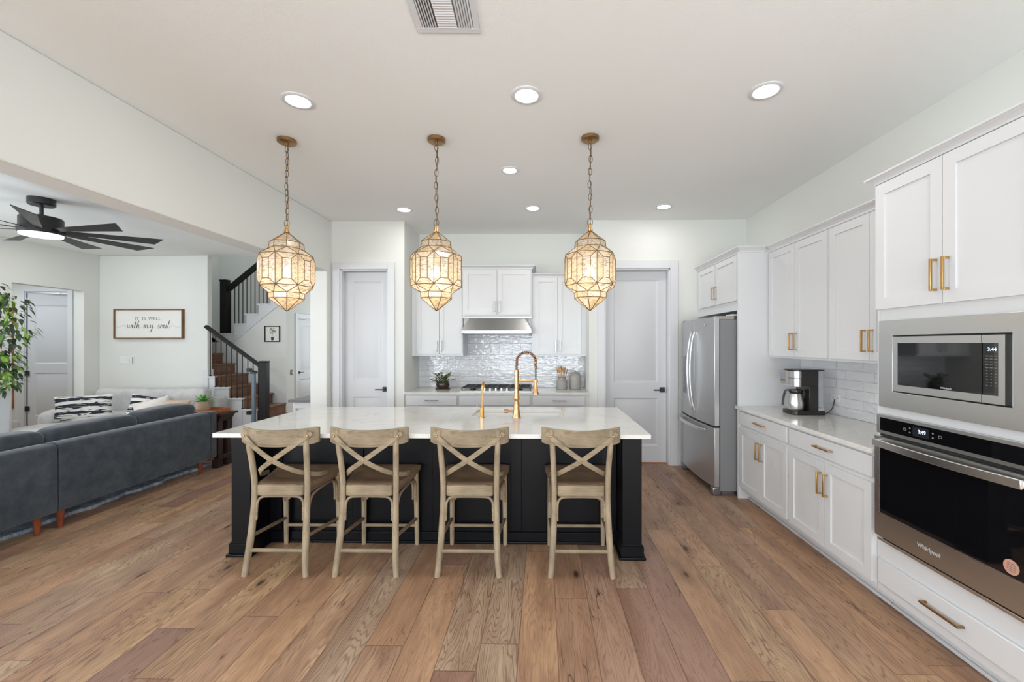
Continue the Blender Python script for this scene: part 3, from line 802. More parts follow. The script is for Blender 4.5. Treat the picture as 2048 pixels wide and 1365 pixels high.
G().box(-W2+0.03, W2-0.03, -D2+0.03, D2-0.03, -0.001, 0.0).build('duct_gap', M['steeldark'], vt, local=True)
def slats(x0, x1, y0, y1, along, n, tilt):
    for i in range(n):
        if along == 'y':
            x = x0+(x1-x0)*(i+0.5)/n; p, q = (x, y0, -0.008), (x, y1, -0.008); up = (math.sin(tilt), 0, math.cos(tilt))
        else:
            y = y0+(y1-y0)*(i+0.5)/n; p, q = (x0, y, -0.008), (x1, y, -0.008); up = (0, math.sin(tilt), math.cos(tilt))
        G().sweep([p, q], ((x1-x0 if along == 'y' else y1-y0)/n*0.8, 0.0012), up=up).build('slat', M['trim'], vt, local=True)
slats(-0.122, -0.052, -0.12, 0.12, 'y', 6, 0.6)
slats(-0.045, 0.045, -0.12, 0.12, 'x', 16, 0.5)
slats(0.052, 0.122, -0.12, 0.12, 'y', 6, -0.6)

# ---------------------------------------------------------------- island
ISC = (-0.754, 3.45, 0)
isl = thing('kitchen_island', 'near-black painted kitchen island with corner pilasters', 'kitchen island', ISC)
bf = 3.205        # recessed front panel
def pil(x0, x1, inner):
    y0, y1 = 2.975, 3.205
    G().box(x0, x1, y0, y1, 0.0, 0.869).build('pilaster', M['island'], isl, bevel=0.004)
    g = G().box(x0-0.012, x1+0.012, y0-0.012, y1-0.001, 0.02, 0.088)
    g.prism([(x0-0.012, 0.088), (x1+0.012, 0.088), (x1+0.002, 0.102), (x0-0.002, 0.102)], y0-0.006, y1-0.001)
    g.build('plinth', M['island'], isl, bevel=0.002)
    G().box(x0-0.026, x1+0.026, y0-0.026, y1-0.001, 0.0, 0.02).build('shoe_moulding', M['island'], isl, bevel=0.007)
pil(-2.205, -2.07, -1); pil(0.556, 0.691, 1)
g = G().box(-2.07+0.001, 0.555, bf, bf+0.02, 0.0, 0.869)
g.build('front_panel', M['island'], isl)
for (x0, x1) in ((-2.068, -1.98), (-1.44, -1.36), (-0.83, -0.75), (-0.24, -0.16), (0.44, 0.554)):
    G().box(x0, x1, bf-0.012, bf, 0.09, 0.869).build('stile', M['island'], isl, bevel=0.003)
G().box(-2.068, 0.554, bf-0.0125, bf-0.0005, 0.80, 0.869).build('rail', M['island'], isl, bevel=0.003)
G().box(-2.068, 0.554, bf-0.016, bf-0.0005, 0.0, 0.085).build('baseboard', M['island'], isl, bevel=0.004)
G().box(-2.068, 0.554, bf-0.028, bf-0.0165, 0.0, 0.02).build('shoe_moulding', M['island'], isl, bevel=0.006)
for s, (x0, x1) in ((-1, (-2.195, -2.10)), (1, (0.586, 0.681))):
    G().box(x0, x1, 3.206, 3.98, 0.0, 0.869).build('end_panel', M['island'], isl, bevel=0.003)
G().box(-2.09, 0.576, 3.93, 3.95, 0.1, 0.865).build('door_front', M['island'], isl)
wt = thing('island_worktop', 'long white quartz worktop on the dark island', 'worktop', (-0.754, 3.43, 0.87))
X0, X1, Y0, Y1, Z0, Z1 = -2.226, 0.7185, 2.826, 4.048, 0.87, 0.90
SX0, SX1, SY0, SY1 = -0.60, 0.16, 3.54, 3.91
def ringslab(g, o, i, z0, z1):
    (a0, a1, b0, b1), (c0, c1, d0, d1) = o, i
    O = [(a0, b0), (a1, b0), (a1, b1), (a0, b1)]; I = [(c0, d0), (c1, d0), (c1, d1), (c0, d1)]
    vs = [(x, y, z) for z in (z0, z1) for R in (O, I) for (x, y) in R]
    fs = []
    for k in range(4):
        l = (k+1) % 4
        fs += [(8+k, 8+l, 12+l, 12+k), (k, 4+k, 4+l, l), (k, l, 8+l, 8+k), (4+k, 12+k, 12+l, 4+l)]
    g.add(vs, fs)
g = G(); ringslab(g, (X0, X1, Y0, Y1), (SX0, SX1, SY0, SY1), Z0, Z1)
g.build('slab', M['quartz'], wt, bevel=0.003)
sk = thing('sink', 'white undermount sink set in the island worktop', 'sink', (-0.22, 3.725, 0.66))
g = G()
e = 0.004
vs = [(SX0-e, SY0-e, 0.869), (SX1+e, SY0-e, 0.869), (SX1+e, SY1+e, 0.869), (SX0-e, SY1+e, 0.869),
      (SX0+0.01, SY0+0.01, 0.66), (SX1-0.01, SY0+0.01, 0.66), (SX1-0.01, SY1-0.01, 0.66), (SX0+0.01, SY1-0.01, 0.66)]
g.add(vs, [(0, 1, 5, 4), (1, 2, 6, 5), (2, 3, 7, 6), (3, 0, 4, 7), (4, 5, 6, 7)])
g.build('basin', M['porcelain'], sk)
G().lathe([(0.0, 0.668), (0.04, 0.668), (0.042, 0.662)], 20, (-0.22, 3.72, 0)).build('drain', M['steel'], sk)

# main tap
fx, fy, fz = -0.213, 3.46, 0.90
tp = thing('spring_tap', 'tall copper spring tap with pull-down spray beside the sink', 'tap', (fx, fy, fz))
G().lathe([(0.034, 0), (0.034, 0.008), (0.031, 0.02), (0.026, 0.05), (0.023, 0.085), (0.023, 0.115), (0.019, 0.125), (0.018, 0.14),
           (0.024, 0.155), (0.024, 0.168), (0.017, 0.185), (0.02, 0.205), (0.017, 0.225), (0.0165, 0.24)], 28, (fx, fy, fz)).build('base', M['copper'], tp)
G().lathe([(0.0175, 0.235), (0.0175, 0.39), (0.012, 0.396)], 24, (fx, fy, fz)).build('column', M['copper'], tp)
# arch of spring
arch = []
cx = fx+0.078; zt = fz+0.455
for i in range(25):
    a = PI-PI*i/24; arch.append(Vector((cx+0.078*math.cos(a), fy, zt+0.08*math.sin(a))))
arch = [Vector((fx, fy, fz+0.39))]+arch+[Vector((cx+0.078, fy, fz+0.395))]
G().sweep(cr(arch, 2), 0.007, 10).build('hose', M['blackplastic'], tp)
fine = cr(arch, 10)
L = [0]
for a, b in zip(fine, fine[1:]): L.append(L[-1]+(b-a).length)
coil = []; turns = 30; tot = L[-1]; n = turns*12; j = 0
for i in range(n+1):
    s = tot*i/n
    while j < len(L)-2 and L[j+1] < s: j += 1
    p = fine[j].lerp(fine[j+1], (s-L[j])/max(1e-9, L[j+1]-L[j])); t = (fine[j+1]-fine[j]).normalized()
    u = Vector((0, 1, 0)); w = t.cross(u); a = 2*PI*turns*i/n
    coil.append(p+u*0.0125*math.cos(a)+w*0.0125*math.sin(a))
G().sweep(coil, 0.0026, 6).build('spring', M['copper'], tp)
hx = cx+0.078
G().cyl((hx, fy, fz+0.40), (hx, fy, fz+0.30), 0.006).build('hose', M['blackplastic'], tp)
G().lathe([(0.010, 0.31), (0.011, 0.285), (0.013, 0.26), (0.02, 0.215), (0.026, 0.197), (0.026, 0.192), (0.0, 0.190)], 24, (hx, fy, fz)).build('spray_head', M['copper'], tp)
G().cyl((fx, fy, fz+0.298), (hx, fy, fz+0.305), 0.0065).lathe([(0.017, 0.296), (0.017, 0.312)], 16, (hx, fy, fz)).build('support_arm', M['copper'], tp)
G().cyl((fx-0.015, fy, fz+0.055), (fx-0.075, fy, fz+0.055), 0.011).cyl((fx-0.07, fy, fz+0.055), (fx-0.10, fy, fz+0.055), 0.017).cyl((fx-0.09, fy, fz+0.055), (fx-0.105, fy, fz+0.06), 0.009).build('handle', M['copper'], tp, bevel=0.002)
# filter tap
qx = -0.495
ft = thing('filter_tap', 'slim gold drinking-water tap left of the spring tap', 'tap', (qx, fy, fz))
G().lathe([(0.022, 0), (0.022, 0.006), (0.0165, 0.009), (0.0165, 0.085), (0.012, 0.09)], 22, (qx, fy, fz)).build('base', M['gold'], ft)
sp = [(qx, fy, fz+0.085), (qx, fy, fz+0.18), (qx, fy, fz+0.255), (qx+0.004, fy+0.012, fz+0.28), (qx+0.006, fy+0.035, fz+0.288), (qx+0.008, fy+0.055, fz+0.272), (qx+0.009, fy+0.06, fz+0.235)]
G().sweep(cr(sp, 5), 0.0052, 10).build('spout', M['gold'], ft)
G().cyl((qx-0.012, fy, fz+0.055), (qx-0.045, fy, fz+0.055), 0.009).build('valve', M['gold'], ft)
G().cyl((qx-0.04, fy, fz+0.055), (qx-0.04, fy, fz+0.105), 0.0035).build('lever', M['nickel'], ft)

# ---------------------------------------------------------------- stools
def make_stool(loc, label, group):
    t = thing('counter_stool', label, 'stool', loc, group)
    B = dict(local=True)
    # curved top rail
    g = G(); n = 18; vs = []; fs = []
    for i in range(n+1):
        x = -0.258+0.516*i/n; q = (x/0.258)**2
        y = -0.250+0.085*q; dz = 0.012*q
        zt, zb = 0.948+dz, 0.839+dz
        if i in (0, n): zt -= 0.004; zb += 0.006
        vs += [(x, y-0.011, zt), (x, y+0.011, zt), (x, y+0.011, zb), (x, y-0.011, zb)]
    for i in range(n):
        for k in range(4): l = (k+1) % 4; fs.append((i*4+k, i*4+l, (i+1)*4+l, (i+1)*4+k))
    fs += [(3, 2, 1, 0), (n*4, n*4+1, n*4+2, n*4+3)]
    g.add(vs, fs); g.build('top_rail', M['stoolx'], t, bevel=0.006, smooth=30, **B)
    for s in (-1, 1):
        pts = [(s*0.200, -0.228, 0.0), (s*0.190, -0.215, 0.10), (s*0.181, -0.192, 0.25), (s*0.176, -0.172, 0.42), (s*0.176, -0.165, 0.56), (s*0.180, -0.178, 0.70), (s*0.187, -0.200, 0.83), (s*0.192, -0.210, 0.945)]
        g = G().sweep(cr(pts, 4), [0.0185+0.003*math.sin(PI*min(1, i/14)) for i in range(29)], 14)
        g.build('leg', M['stoolz'], t, **B)
        pts = [(s*0.200, 0.222, 0.0), (s*0.199, 0.22, 0.15), (s*0.197, 0.215, 0.35), (s*0.195, 0.21, 0.565)]
        G().sweep(cr(pts, 4), [0.0155+0.0035*min(1, i/8) for i in range(13)], 14).build('leg', M['stoolz'], t, **B)
    # cross braces
    for s in (-1, 1):
        o = -0.009 if s > 0 else 0.0
        pts = [(-s*0.228, -0.209, 0.925), (-s*0.20, -0.217+o, 0.902), (-s*0.12, -0.246+o, 0.843), (0, -0.252+o, 0.758), (s*0.10, -0.213+o, 0.690), (s*0.152, -0.150, 0.645), (s*0.193, -0.06, 0.612), (s*0.207, 0.03, 0.600)]
        P = cr(pts, 5); g = G()
        vs = []; fs = []
        for i, p in enumerate(P):
            tt = (P[min(i+1, len(P)-1)]-P[max(i-1, 0)]).normalized()
            u = i/(len(P)-1)
            nrm = Vector((s*0.0, -1, 0)).lerp(Vector((s*1.0, -0.35, 0)), max(0, (u-0.55)/0.45)).normalized()
            nrm = (nrm-tt*nrm.dot(tt)).normalized(); w = tt.cross(nrm)
            hw = 0.0155 if 0 < i < len(P)-1 else 0.009
            for a, b in ((-1, -1), (1, -1), (1, 1), (-1, 1)): vs.append(p+w*(a*hw)+nrm*(b*0.004))
        m = len(P)
        for i in range(m-1):
            for k in range(4): l = (k+1) % 4; fs.append((i*4+k, i*4+l, (i+1)*4+l, (i+1)*4+k))
        fs += [(3, 2, 1, 0), tuple((m-1)*4+k for k in range(4))]
        g.add(vs, fs); br = g.build('cross_brace', M['stoolx'], t, bevel=0.002, smooth=30, **B)
        h = G().lathe([(0.0, -0.013), (0.006, -0.012), (0.008, -0.009), (0.008, -0.004)], 10, (-s*0.205, -0.213+o, 0.905), 'y')
        h.build('bolt', M['brassdark'], t, **B)
    G().lathe([(0.0, -0.017), (0.005, -0.016), (0.007, -0.012), (0.007, -0.004)], 10, (0, -0.252, 0.758), 'y').build('bolt', M['brassdark'], t, **B)
    # saddle seat
    nx, ny = 14, 16
    def hw(v):
        w = 0.158+0.076*min(1, v*1.25)**0.8
        if v < 0.08: w -= 0.035*(1-v/0.08)**2
        if v > 0.94: w -= 0.02*((v-0.94)/0.06)**2
        return w
    top = []; bot = []
    for j in range(ny+1):
        v = j/ny; y = -0.178+0.425*v
        for i in range(nx+1):
            u = -1+2*i/nx; x = u*hw(v)
            z = 0.585-0.016*math.sin(PI*min(1, v*1.1))*(1-u*u*0.7)+0.028*max(0, v-0.35)
            if v < 0.06: z -= 0.008*(1-v/0.06)
            if v > 0.95: z -= 0.008
            if abs(u) > 0.97: z -= 0.005
            top.append((x, y, z)); bot.append((x*0.975, y, z-0.032))
    fs = []; N = (nx+1)*(ny+1)
    for j in range(ny):
        for i in range(nx):
            a = j*(nx+1)+i; b = a+1; c = a+nx+2; d = a+nx+1
            fs.append((a, b, c, d)); fs.append((N+a, N+d, N+c, N+b))
    for j in range(ny):
        a = j*(nx+1); d = a+nx+1; fs.append((a, d, N+d, N+a)); a += nx; d += nx; fs.append((a, N+a, N+d, d))
    for i in range(nx):
        a = i; b = i+1; fs.append((a, N+a, N+b, b)); a = ny*(nx+1)+i; b = a+1; fs.append((a, b, N+b, N+a))
    g = G().add(top+bot, fs); g.build('seat', M['seatwood'], t, smooth=40, **B)
    # apron: rear board and sides
    g = G().prism([(-0.156, -0.160), (-0.150, -0.180), (-0.130, -0.187), (0.130, -0.187), (0.150, -0.180), (0.156, -0.160)], 0.504, 0.5745, 'z'); g.build('apron', M['stoolx'], t, bevel=0.006, **B)
    for s in (-1, 1):
        G().sweep([(s*0.155, -0.155, 0.530), (s*0.192, 0.20, 0.545)], (0.018, 0.05), up=(0, 0, 1)).build('apron', M['stooly'], t, bevel=0.003, **B)
    G().box(-0.185, 0.185, 0.195, 0.213, 0.52, 0.575).build('apron', M['stoolx'], t, bevel=0.003, **B)
    # bentwood hoops
    hp = [(-0.156, -0.180, 0.345), (-0.155, -0.176, 0.42), (-0.150, -0.172, 0.465), (-0.125, -0.169, 0.492), (-0.08, -0.168, 0.497), (0, -0.168, 0.498), (0.08, -0.168, 0.497), (0.125, -0.169, 0.492), (0.150, -0.172, 0.465), (0.155, -0.176, 0.42), (0.156, -0.180, 0.345)]
    G().sweep(cr(hp, 4), 0.0085, 8).build('bent_hoop', M['stoolx'], t, **B)
    for s in (-1, 1):
        hp = [(s*0.181, -0.165, 0.36), (s*0.182, -0.155, 0.43), (s*0.184, -0.125, 0.485), (s*0.187, -0.06, 0.502), (s*0.192, 0.09, 0.51), (s*0.197, 0.16, 0.49), (s*0.199, 0.188, 0.44), (s*0.20, 0.193, 0.33)]
        G().sweep(cr(hp, 4), 0.0085, 8).build('bent_hoop', M['stooly'], t, **B)
    hp = [(-0.172, 0.212, 0.34), (-0.170, 0.212, 0.43), (-0.155, 0.212, 0.49), (-0.10, 0.212, 0.512), (0.10, 0.212, 0.512), (0.155, 0.212, 0.49), (0.170, 0.212, 0.43), (0.172, 0.212, 0.34)]
    G().sweep(cr(hp, 4), 0.0085, 8).build('bent_hoop', M['stoolx'], t, **B)
    # stretchers
    G().cyl((-0.188, -0.208, 0.159), (0.188, -0.208, 0.159), 0.0125).build('stretcher', M['stoolx'], t, **B)
    G().cyl((-0.199, 0.22, 0.143), (0.199, 0.22, 0.143), 0.0125).build('stretcher', M['stoolx'], t, **B)
    for s in (-1, 1):
        G().cyl((s*0.182, -0.195, 0.243), (s*0.198, 0.217, 0.197), 0.012).build('stretcher', M['stooly'], t, **B)
    return t
SG = 'weathered wooden counter stools along the island'
s1 = make_stool((-1.728, 2.945, 0), 'weathered wooden cross-back counter stool farthest left, beside the left pilaster', SG)
dup(s1, (-1.142, 2.95, 0), 'weathered wooden cross-back counter stool second from the left, left of the taps')
dup(s1, (-0.480, 2.955, 0), 'weathered wooden cross-back counter stool second from the right, below the taps')
dup(s1, (0.250, 2.96, 0), 'weathered wooden cross-back counter stool farthest right, by the right pilaster')

# ---------------------------------------------------------------- pendants
def make_pendant(loc, label, group):
    t = thing('lantern_pendant', label, 'pendant light', loc, group)   # origin: ceiling point
    B = dict(local=True)
    zc = lambda z: z-CZ
    G().lathe([(0.0, 0.0), (0.066, 0.0), (0.066, -0.022), (0.060, -0.026), (0.0, -0.027)], 36).build('canopy', M['brassdark'], t, **B)
    G().lathe([(0.012, -0.026), (0.012, -0.04), (0.006, -0.048)], 16).build('canopy_loop', M['brassdark'], t, **B)
    ztop = zc(2.385)
    # chain
    g = G(); n = 13; L0 = -0.045; step = (L0-ztop)/n
    for i in range(n):
        zc0 = L0-step*(i+0.5); hl = step*0.60; w = 0.0125 if i < n-1 else 0.019
        dx = 0.004*math.sin(i*0.8)
        pts = []
        for k in range(16):
            a = 2*PI*k/16; r = (w*math.cos(a), hl*math.sin(a))
            pts.append((dx+r[0], 0, zc0+r[1]) if i % 2 == 0 else (dx, r[0], zc0+r[1]))
        g.sweep(pts, 0.0024, 6, closed=True, up=(0, 1, 0) if i % 2 == 0 else (1, 0, 0))
    g.build('chain', M['came'], t, **B)
    G().sweep(cr([(0.002+0.006*math.sin(i*1.1), 0.003, L0-(L0-ztop)*i/12) for i in range(13)], 4), 0.0021, 6).build('cord', M['black'], t, **B)
    G().lathe([(0.006, ztop+0.012), (0.013, ztop+0.004), (0.015, ztop-0.02), (0.021, ztop-0.045), (0.013, ztop-0.047)], 16).build('cap', M['brass'], t, **B)
    # lantern rings
    def ring(r, z, ph): return [Vector((r*math.cos(ph+2*PI*k/8), r*math.sin(ph+2*PI*k/8), zc(z))) for k in range(8)]
    p0 = R_(-81.4); p1 = p0+R_(22.5)
    A = ring(0.014, 2.338, p1); Bb = ring(0.112, 2.262, p1); Cc = ring(0.117, 2.215, p1)
    D = ring(0.186, 2.160, p0); E = ring(0.186, 1.932, p0)
    F = ring(0.119, 1.884, p1); H = ring(0.117, 1.842, p1); tip = Vector((0, 0, zc(1.748)))
    lines = set(); tris = []
    def seg(a, b): lines.add((tuple(round(q, 5) for q in a), tuple(round(q, 5) for q in b)))
    crown, body, bot = G(), G(), G()
    def face(g, *ps):
        g.add(list(ps), [tuple(range(len(ps)))])
        for i in range(len(ps)):
            a, b = ps[i], ps[(i+1) % len(ps)]
            key = sorted([tuple(round(q, 5) for q in a), tuple(round(q, 5) for q in b)])
            lines.add(tuple(key))
    for k in range(8):
        l = (k+1) % 8
        face(crown, A[k], Bb[k], Bb[l], A[l]); face(crown, Bb[k], Cc[k], Cc[l], Bb[l])
        # shoulder triangles between offset rings: C[k] lies between D[k] and D[l]
        face(crown, Cc[k], D[k], D[l]); face(crown, Cc[k], D[l], Cc[l])
        # body face with outset centre rectangle
        mid = (D[k]+D[l]+E[k]+E[l])/4; n_ = Vector((mid.x, mid.y, 0)).normalized(); tg = (D[l]-D[k]).normalized()
        hw = 0.028; o = n_*0.015; c0 = Vector((mid.x, mid.y, 0))
        r0 = c0-tg*hw+o+Vector((0, 0, zc(2.118))); r1 = c0+tg*hw+o+Vector((0, 0, zc(2.118)))
        r2 = c0+tg*hw+o+Vector((0, 0, zc(1.973))); r3 = c0-tg*hw+o+Vector((0, 0, zc(1.973)))
        face(body, r0, r1, r2, r3); face(body, D[k], D[l], r1, r0); face(body, E[k], r3, r2, E[l])
        face(body, D[k], r0, r3, E[k]); face(body, D[l], E[l], r2, r1)
        face(bot, F[k], E[l], E[k]); face(bot, F[k], F[l], E[l])
        face(bot, F[k], H[k], H[l], F[l]); face(bot, H[k], tip, H[l])
    crown.build('crown_glass', M['lampglass'], t, smooth=0, **B)
    body.build('body_glass', M['lampglass'], t, smooth=0, **B)
    bot.build('lower_glass', M['lampglass'], t, smooth=0, **B)
    fr = G()
    for a, b in lines: fr.sweep([a, b], 0.0027, 6)
    fr.build('brass_frame', M['came'], t, **B)
    G().lathe([(0.0, zc(2.30)), (0.006, zc(2.30)), (0.006, zc(2.13)), (0.017, zc(2.13)), (0.017, zc(2.085)), (0.0, zc(2.085))], 14).build('lamp_socket', M['brass'], t, **B)
    G().lathe([(0.012, zc(2.086)), (0.02, zc(2.06)), (0.028, zc(2.035)), (0.024, zc(2.008)), (0.0, zc(1.998))], 18).build('bulb', M['bulb'], t, **B)
    d = bpy.data.lights.new('bulb_light', 'POINT'); d.energy = 2.2; d.color = (1, 0.83, 0.60); d.shadow_soft_size = 0.03
    lo = bpy.data.objects.new('bulb_light', d); C.objects.link(lo); lo.parent = t; lo.location = (0, 0, zc(1.985))
    return t
PG = 'brass and mercury-glass lantern pendants over the island'
p1_ = make_pendant((-1.927, 3.17, CZ), 'faceted brass and glass lantern hanging in front of the staircase opening', PG)
dup(p1_, (-0.796, 3.17, CZ), 'faceted brass and glass lantern in the middle, before the left wall cabinets')
dup(p1_, (0.352, 3.165, CZ), 'faceted brass and glass lantern hanging in front of the right white door')

# ---------------------------------------------------------------- cabinet builders
def shaker(fr, a0, a1, b0, b1, parent, name='door', m=None, rail=0.058, c0=0.0):
    m = m or M['white']
    g = G(fr); t = 0.019; d = 0.009
    g.box(a0, a0+rail, b0, b1, c0, c0+t).box(a1-rail, a1, b0, b1, c0, c0+t)
    g.box(a0+rail, a1-rail, b0, b0+rail, c0, c0+t).box(a0+rail, a1-rail, b1-rail, b1, c0, c0+t)
    g.box(a0+rail-0.002, a1-rail+0.002, b0+rail-0.002, b1-rail+0.002, c0, c0+t-d)
    o = g.build(name, m, parent, smooth=0)
    return o
def flat(fr, a0, a1, b0, b1, parent, name='drawer', m=None, c0=0.0, t=0.019):
    return G(fr).box(a0, a1, b0, b1, c0, c0+t).build(name, m or M['white'], parent, bevel=0.004)
def pull(fr, a, b, length, parent, vertical=True, m=None, c0=0.019, out=0.034, th=0.0105):
    g = G(fr); h = length/2; k = th/2
    if vertical:
        g.box(a-k, a+k, b-h, b+h, c0+out-th, c0+out)
        g.box(a-k, a+k, b-h, b-h+th, c0, c0+out-th).box(a-k, a+k, b+h-th, b+h, c0, c0+out-th)
    else:
        g.box(a-h, a+h, b-k, b+k, c0+out-th, c0+out)
        g.box(a-h, a-h+th, b-k, b+k, c0, c0+out-th).box(a+h-th, a+h, b-k, b+k, c0, c0+out-th)
    return g.build('handle', m or M['brass'], parent, bevel=0.0012)
def crown(fr, a0, a1, z0, z1, out, parent, m=None, ret=(0, 0), depth=0.3):
    """crown moulding along the front; returns at the ends reach back by depth"""
    prof = [(0, z0), (0.010, z0), (0.013, z0+(z1-z0)*0.25), (out*0.5, z0+(z1-z0)*0.5), (out*0.85, z0+(z1-z0)*0.74), (out*0.88, z1-0.010), (out, z1-0.010), (out, z1), (0, z1)]
    g = G(fr); n = len(prof)
    path = []
    # stations: optional left return, front run, optional right return (mitred)
    S = []
    if ret[0]: S.append(('L', -depth))
    vs = []; fs = []
    def stat(fn):
        base = len(vs)
        for (c, b) in prof: vs.append(fn(c, b))
        return base
    st = []
    if ret[0]: st.append(stat(lambda c, b: (a0-c, b, -depth)))
    st.append(stat(lambda c, b: (a0-(c if ret[0] else 0), b, c)))
    st.append(stat(lambda c, b: (a1+(c if ret[1] else 0), b, c)))
    if ret[1]: st.append(stat(lambda c, b: (a1+c, b, -depth)))
    for s0, s1 in zip(st, st[1:]):
        for k in range(n): l = (k+1) % n; fs.append((s0+k, s0+l, s1+l, s1+k))
    fs += [tuple(st[0]+k for k in range(n)), tuple(st[-1]+k for k in range(n-1, -1, -1))]
    g.add(vs, fs)
    return g.build('crown_moulding', m or M['white'], parent, smooth=0)

# ---------------------------------------------------------------- niche cabinets (back)
NF = NY-0.34          # upper cabinet face frame
def upper_niche(x0, x1, z0, z1, doors_z, label, crown_top, yf, handles=True, ret=(0, 0), reveal=(0.012, 0.012)):
    t = thing('wall_cabinet', label, 'cabinet', ((x0+x1)/2, NY-0.17, z0), 'white wall cabinets around the range hood')
    G().box(x0, x1, yf, NY-0.001, z0, z1).build('body', M['white'], t)
    f = FY(yf); mid = (x0+x1)/2
    mid = (x0+reveal[0]+x1-reveal[1])/2
    d1 = shaker(f, x0+reveal[0], mid-0.0025, doors_z[0], doors_z[1], t); d2 = shaker(f, mid+0.0025, x1-reveal[1], doors_z[0], doors_z[1], t)
    hz = doors_z[0]+0.105
    pull(f, mid-0.031, hz, 0.14, d1, m=M['nickel']); pull(f, mid+0.031, hz, 0.14, d2, m=M['nickel'])
    crown(f, x0, x1, z1-0.004, crown_top, 0.045, t, ret=ret, depth=NY-yf-0.004)
    return t
upper_niche(-1.727, -1.051, 1.345, 2.385, (1.372, 2.375), 'white two-door wall cabinet left of the range hood, behind the middle lantern', 2.43, NF, reveal=(0.065, 0.012))
upper_niche(-0.139, 0.5735, 1.345, 2.385, (1.372, 2.375), 'white two-door wall cabinet right of the range hood, behind the right lantern', 2.43, NF, reveal=(0.03, 0.072))
upper_niche(-1.049, -0.141, 1.865, 2.485, (1.885, 2.465), 'short white two-door wall cabinet directly above the range hood', 2.53, NF-0.05, ret=(1, 1), reveal=(0.016, 0.016))
# hood
hd = thing('range_hood', 'stainless steel under-cabinet range hood above the gas hob', 'range hood', (-0.595, 5.6, 1.63))
hx0, hx1 = -1.048, -0.142; hyF = 5.44
g = G()
g.box(hx0, hx1, 5.53, 5.56, 1.838, 1.862)
vs = [(hx0, hyF+0.004, 1.682), (hx1, hyF+0.004, 1.682), (hx1, NY-0.003, 1.682), (hx0, NY-0.003, 1.682),
      (hx0+0.09, 5.535, 1.838), (hx1-0.09, 5.535, 1.838), (hx1-0.09, NY-0.003, 1.838), (hx0+0.09, NY-0.003, 1.838)]
g.add(vs, [(0, 1, 5, 4), (1, 2, 6, 5), (2, 3, 7, 6), (3, 0, 4, 7), (4, 5, 6, 7), (3, 2, 1, 0)])
M['hood'] = mat('satin_hood_steel', (0.36, 0.36, 0.355, 1), 0.34, metal=1.0); streak_steel(M['hood'], 'h', 0.34, 0.05)
g.build('canopy', M['hood'], hd)
G().box(hx0, hx1, hyF, NY-0.003, 1.638, 1.681)  .build('lip', M['hood'], hd, bevel=0.003)
G().box(hx0+0.03, hx1-0.03, hyF+0.03, NY-0.06, 1.632, 1.637).build('filter', M['steeldark'], hd)
G().box(hx0+0.002, hx1-0.002, 5.60, 5.604, 1.683, 1.863).build('back_panel', M['white'], hd)
# backsplash
struct(G().box(-1.729, 0.575, NY-0.008, NY-0.0005, 0.90, 1.87).build('wall_tiles_back', M['tilex'], origin=(0, 0, 0.9), smooth=0))
# worktop and base cabinets
nw = thing('niche_worktop', 'white quartz worktop under the hob and wall cabinets', 'worktop', (-0.57, 5.6, 0.87))
G().box(-1.727, 0.573, 5.262, NY-0.009, 0.872, 0.90).build('slab', M['quartz'], nw, bevel=0.003)
def base_niche(x0, x1, label, handle=True):
    t = thing('base_cabinet', label, 'cabinet', ((x0+x1)/2, 5.6, 0), 'white base cabinets under the hob')
    yf = 5.30
    G().box(x0, x1, yf, NY-0.01, 0.10, 0.871).build('body', M['white'], t)
    G().box(x0, x1, yf+0.07, NY-0.01, 0.0, 0.10).build('toe_kick', M['white'], t)
    f = FY(yf)
    d = flat(f, x0+0.02, x1-0.02, 0.735, 0.855, t)
    if handle: pull(f, (x0+x1)/2, 0.80, 0.15, d, vertical=False, m=M['steeldark'], th=0.009)
    mid = (x0+x1)/2
    d1 = shaker(f, x0+0.02, mid-0.0025, 0.13, 0.71, t); d2 = shaker(f, mid+0.0025, x1-0.02, 0.13, 0.71, t)
    pull(f, mid-0.03, 0.6, 0.14, d1, m=M['nickel']); pull(f, mid+0.03, 0.6, 0.14, d2, m=M['nickel'])
base_niche(-1.727, -1.051, 'white base cabinet with drawer below the counter plant')
base_niche(-1.049, -0.141, 'white base cabinet with plain drawer front under the gas hob', False)
base_niche(-0.139, 0.545, 'white base cabinet with drawer below the grey stoneware jars')
struct(G().box(0.5455, 0.5745, 5.30, 5.32, 0.0, 0.871).build('trim_11', M['white']))
# cooktop
ck = thing('gas_hob', 'stainless gas hob with black iron grates and five front knobs', 'hob', (-0.595, 5.6, 0.90))
G().box(-1.045, -0.145, 5.325, 5.84, 0.9005, 0.912).build('tray', M['steel'], ck, bevel=0.003)
for (bx, by, br) in ((-0.90, 5.47, 0.04), (-0.90, 5.71, 0.045), (-0.595, 5.62, 0.06), (-0.29, 5.47, 0.035), (-0.29, 5.71, 0.045)):
    G().lathe([(br, 0.912), (br, 0.922), (br*0.7, 0.926), (br*0.7, 0.934), (0.0, 0.936)], 20, (bx, by, 0)).build('burner', M['black'], ck)
for gx0, gx1 in ((-1.035, -0.755), (-0.745, -0.445), (-0.435, -0.155)):
    g = G(); ys0 = 5.40; ys1 = 5.83
    for y in (ys0, ys1): g.box(gx0, gx1, y-0.005, y+0.005, 0.938, 0.950)
    for x in (gx0+0.005, gx1-0.005, (gx0+gx1)/2): g.box(x-0.005, x+0.005, ys0, ys1, 0.938, 0.950)
    for y in (5.51, 5.62, 5.73): g.box(gx0, gx1, y-0.004, y+0.004, 0.938, 0.948)
    for x in (gx0+0.005, gx1-0.005):
        for y in (ys0, ys1): g.box(x-0.006, x+0.006, y-0.006, y+0.006, 0.912, 0.94)
    g.build('grate', M['black'], ck)
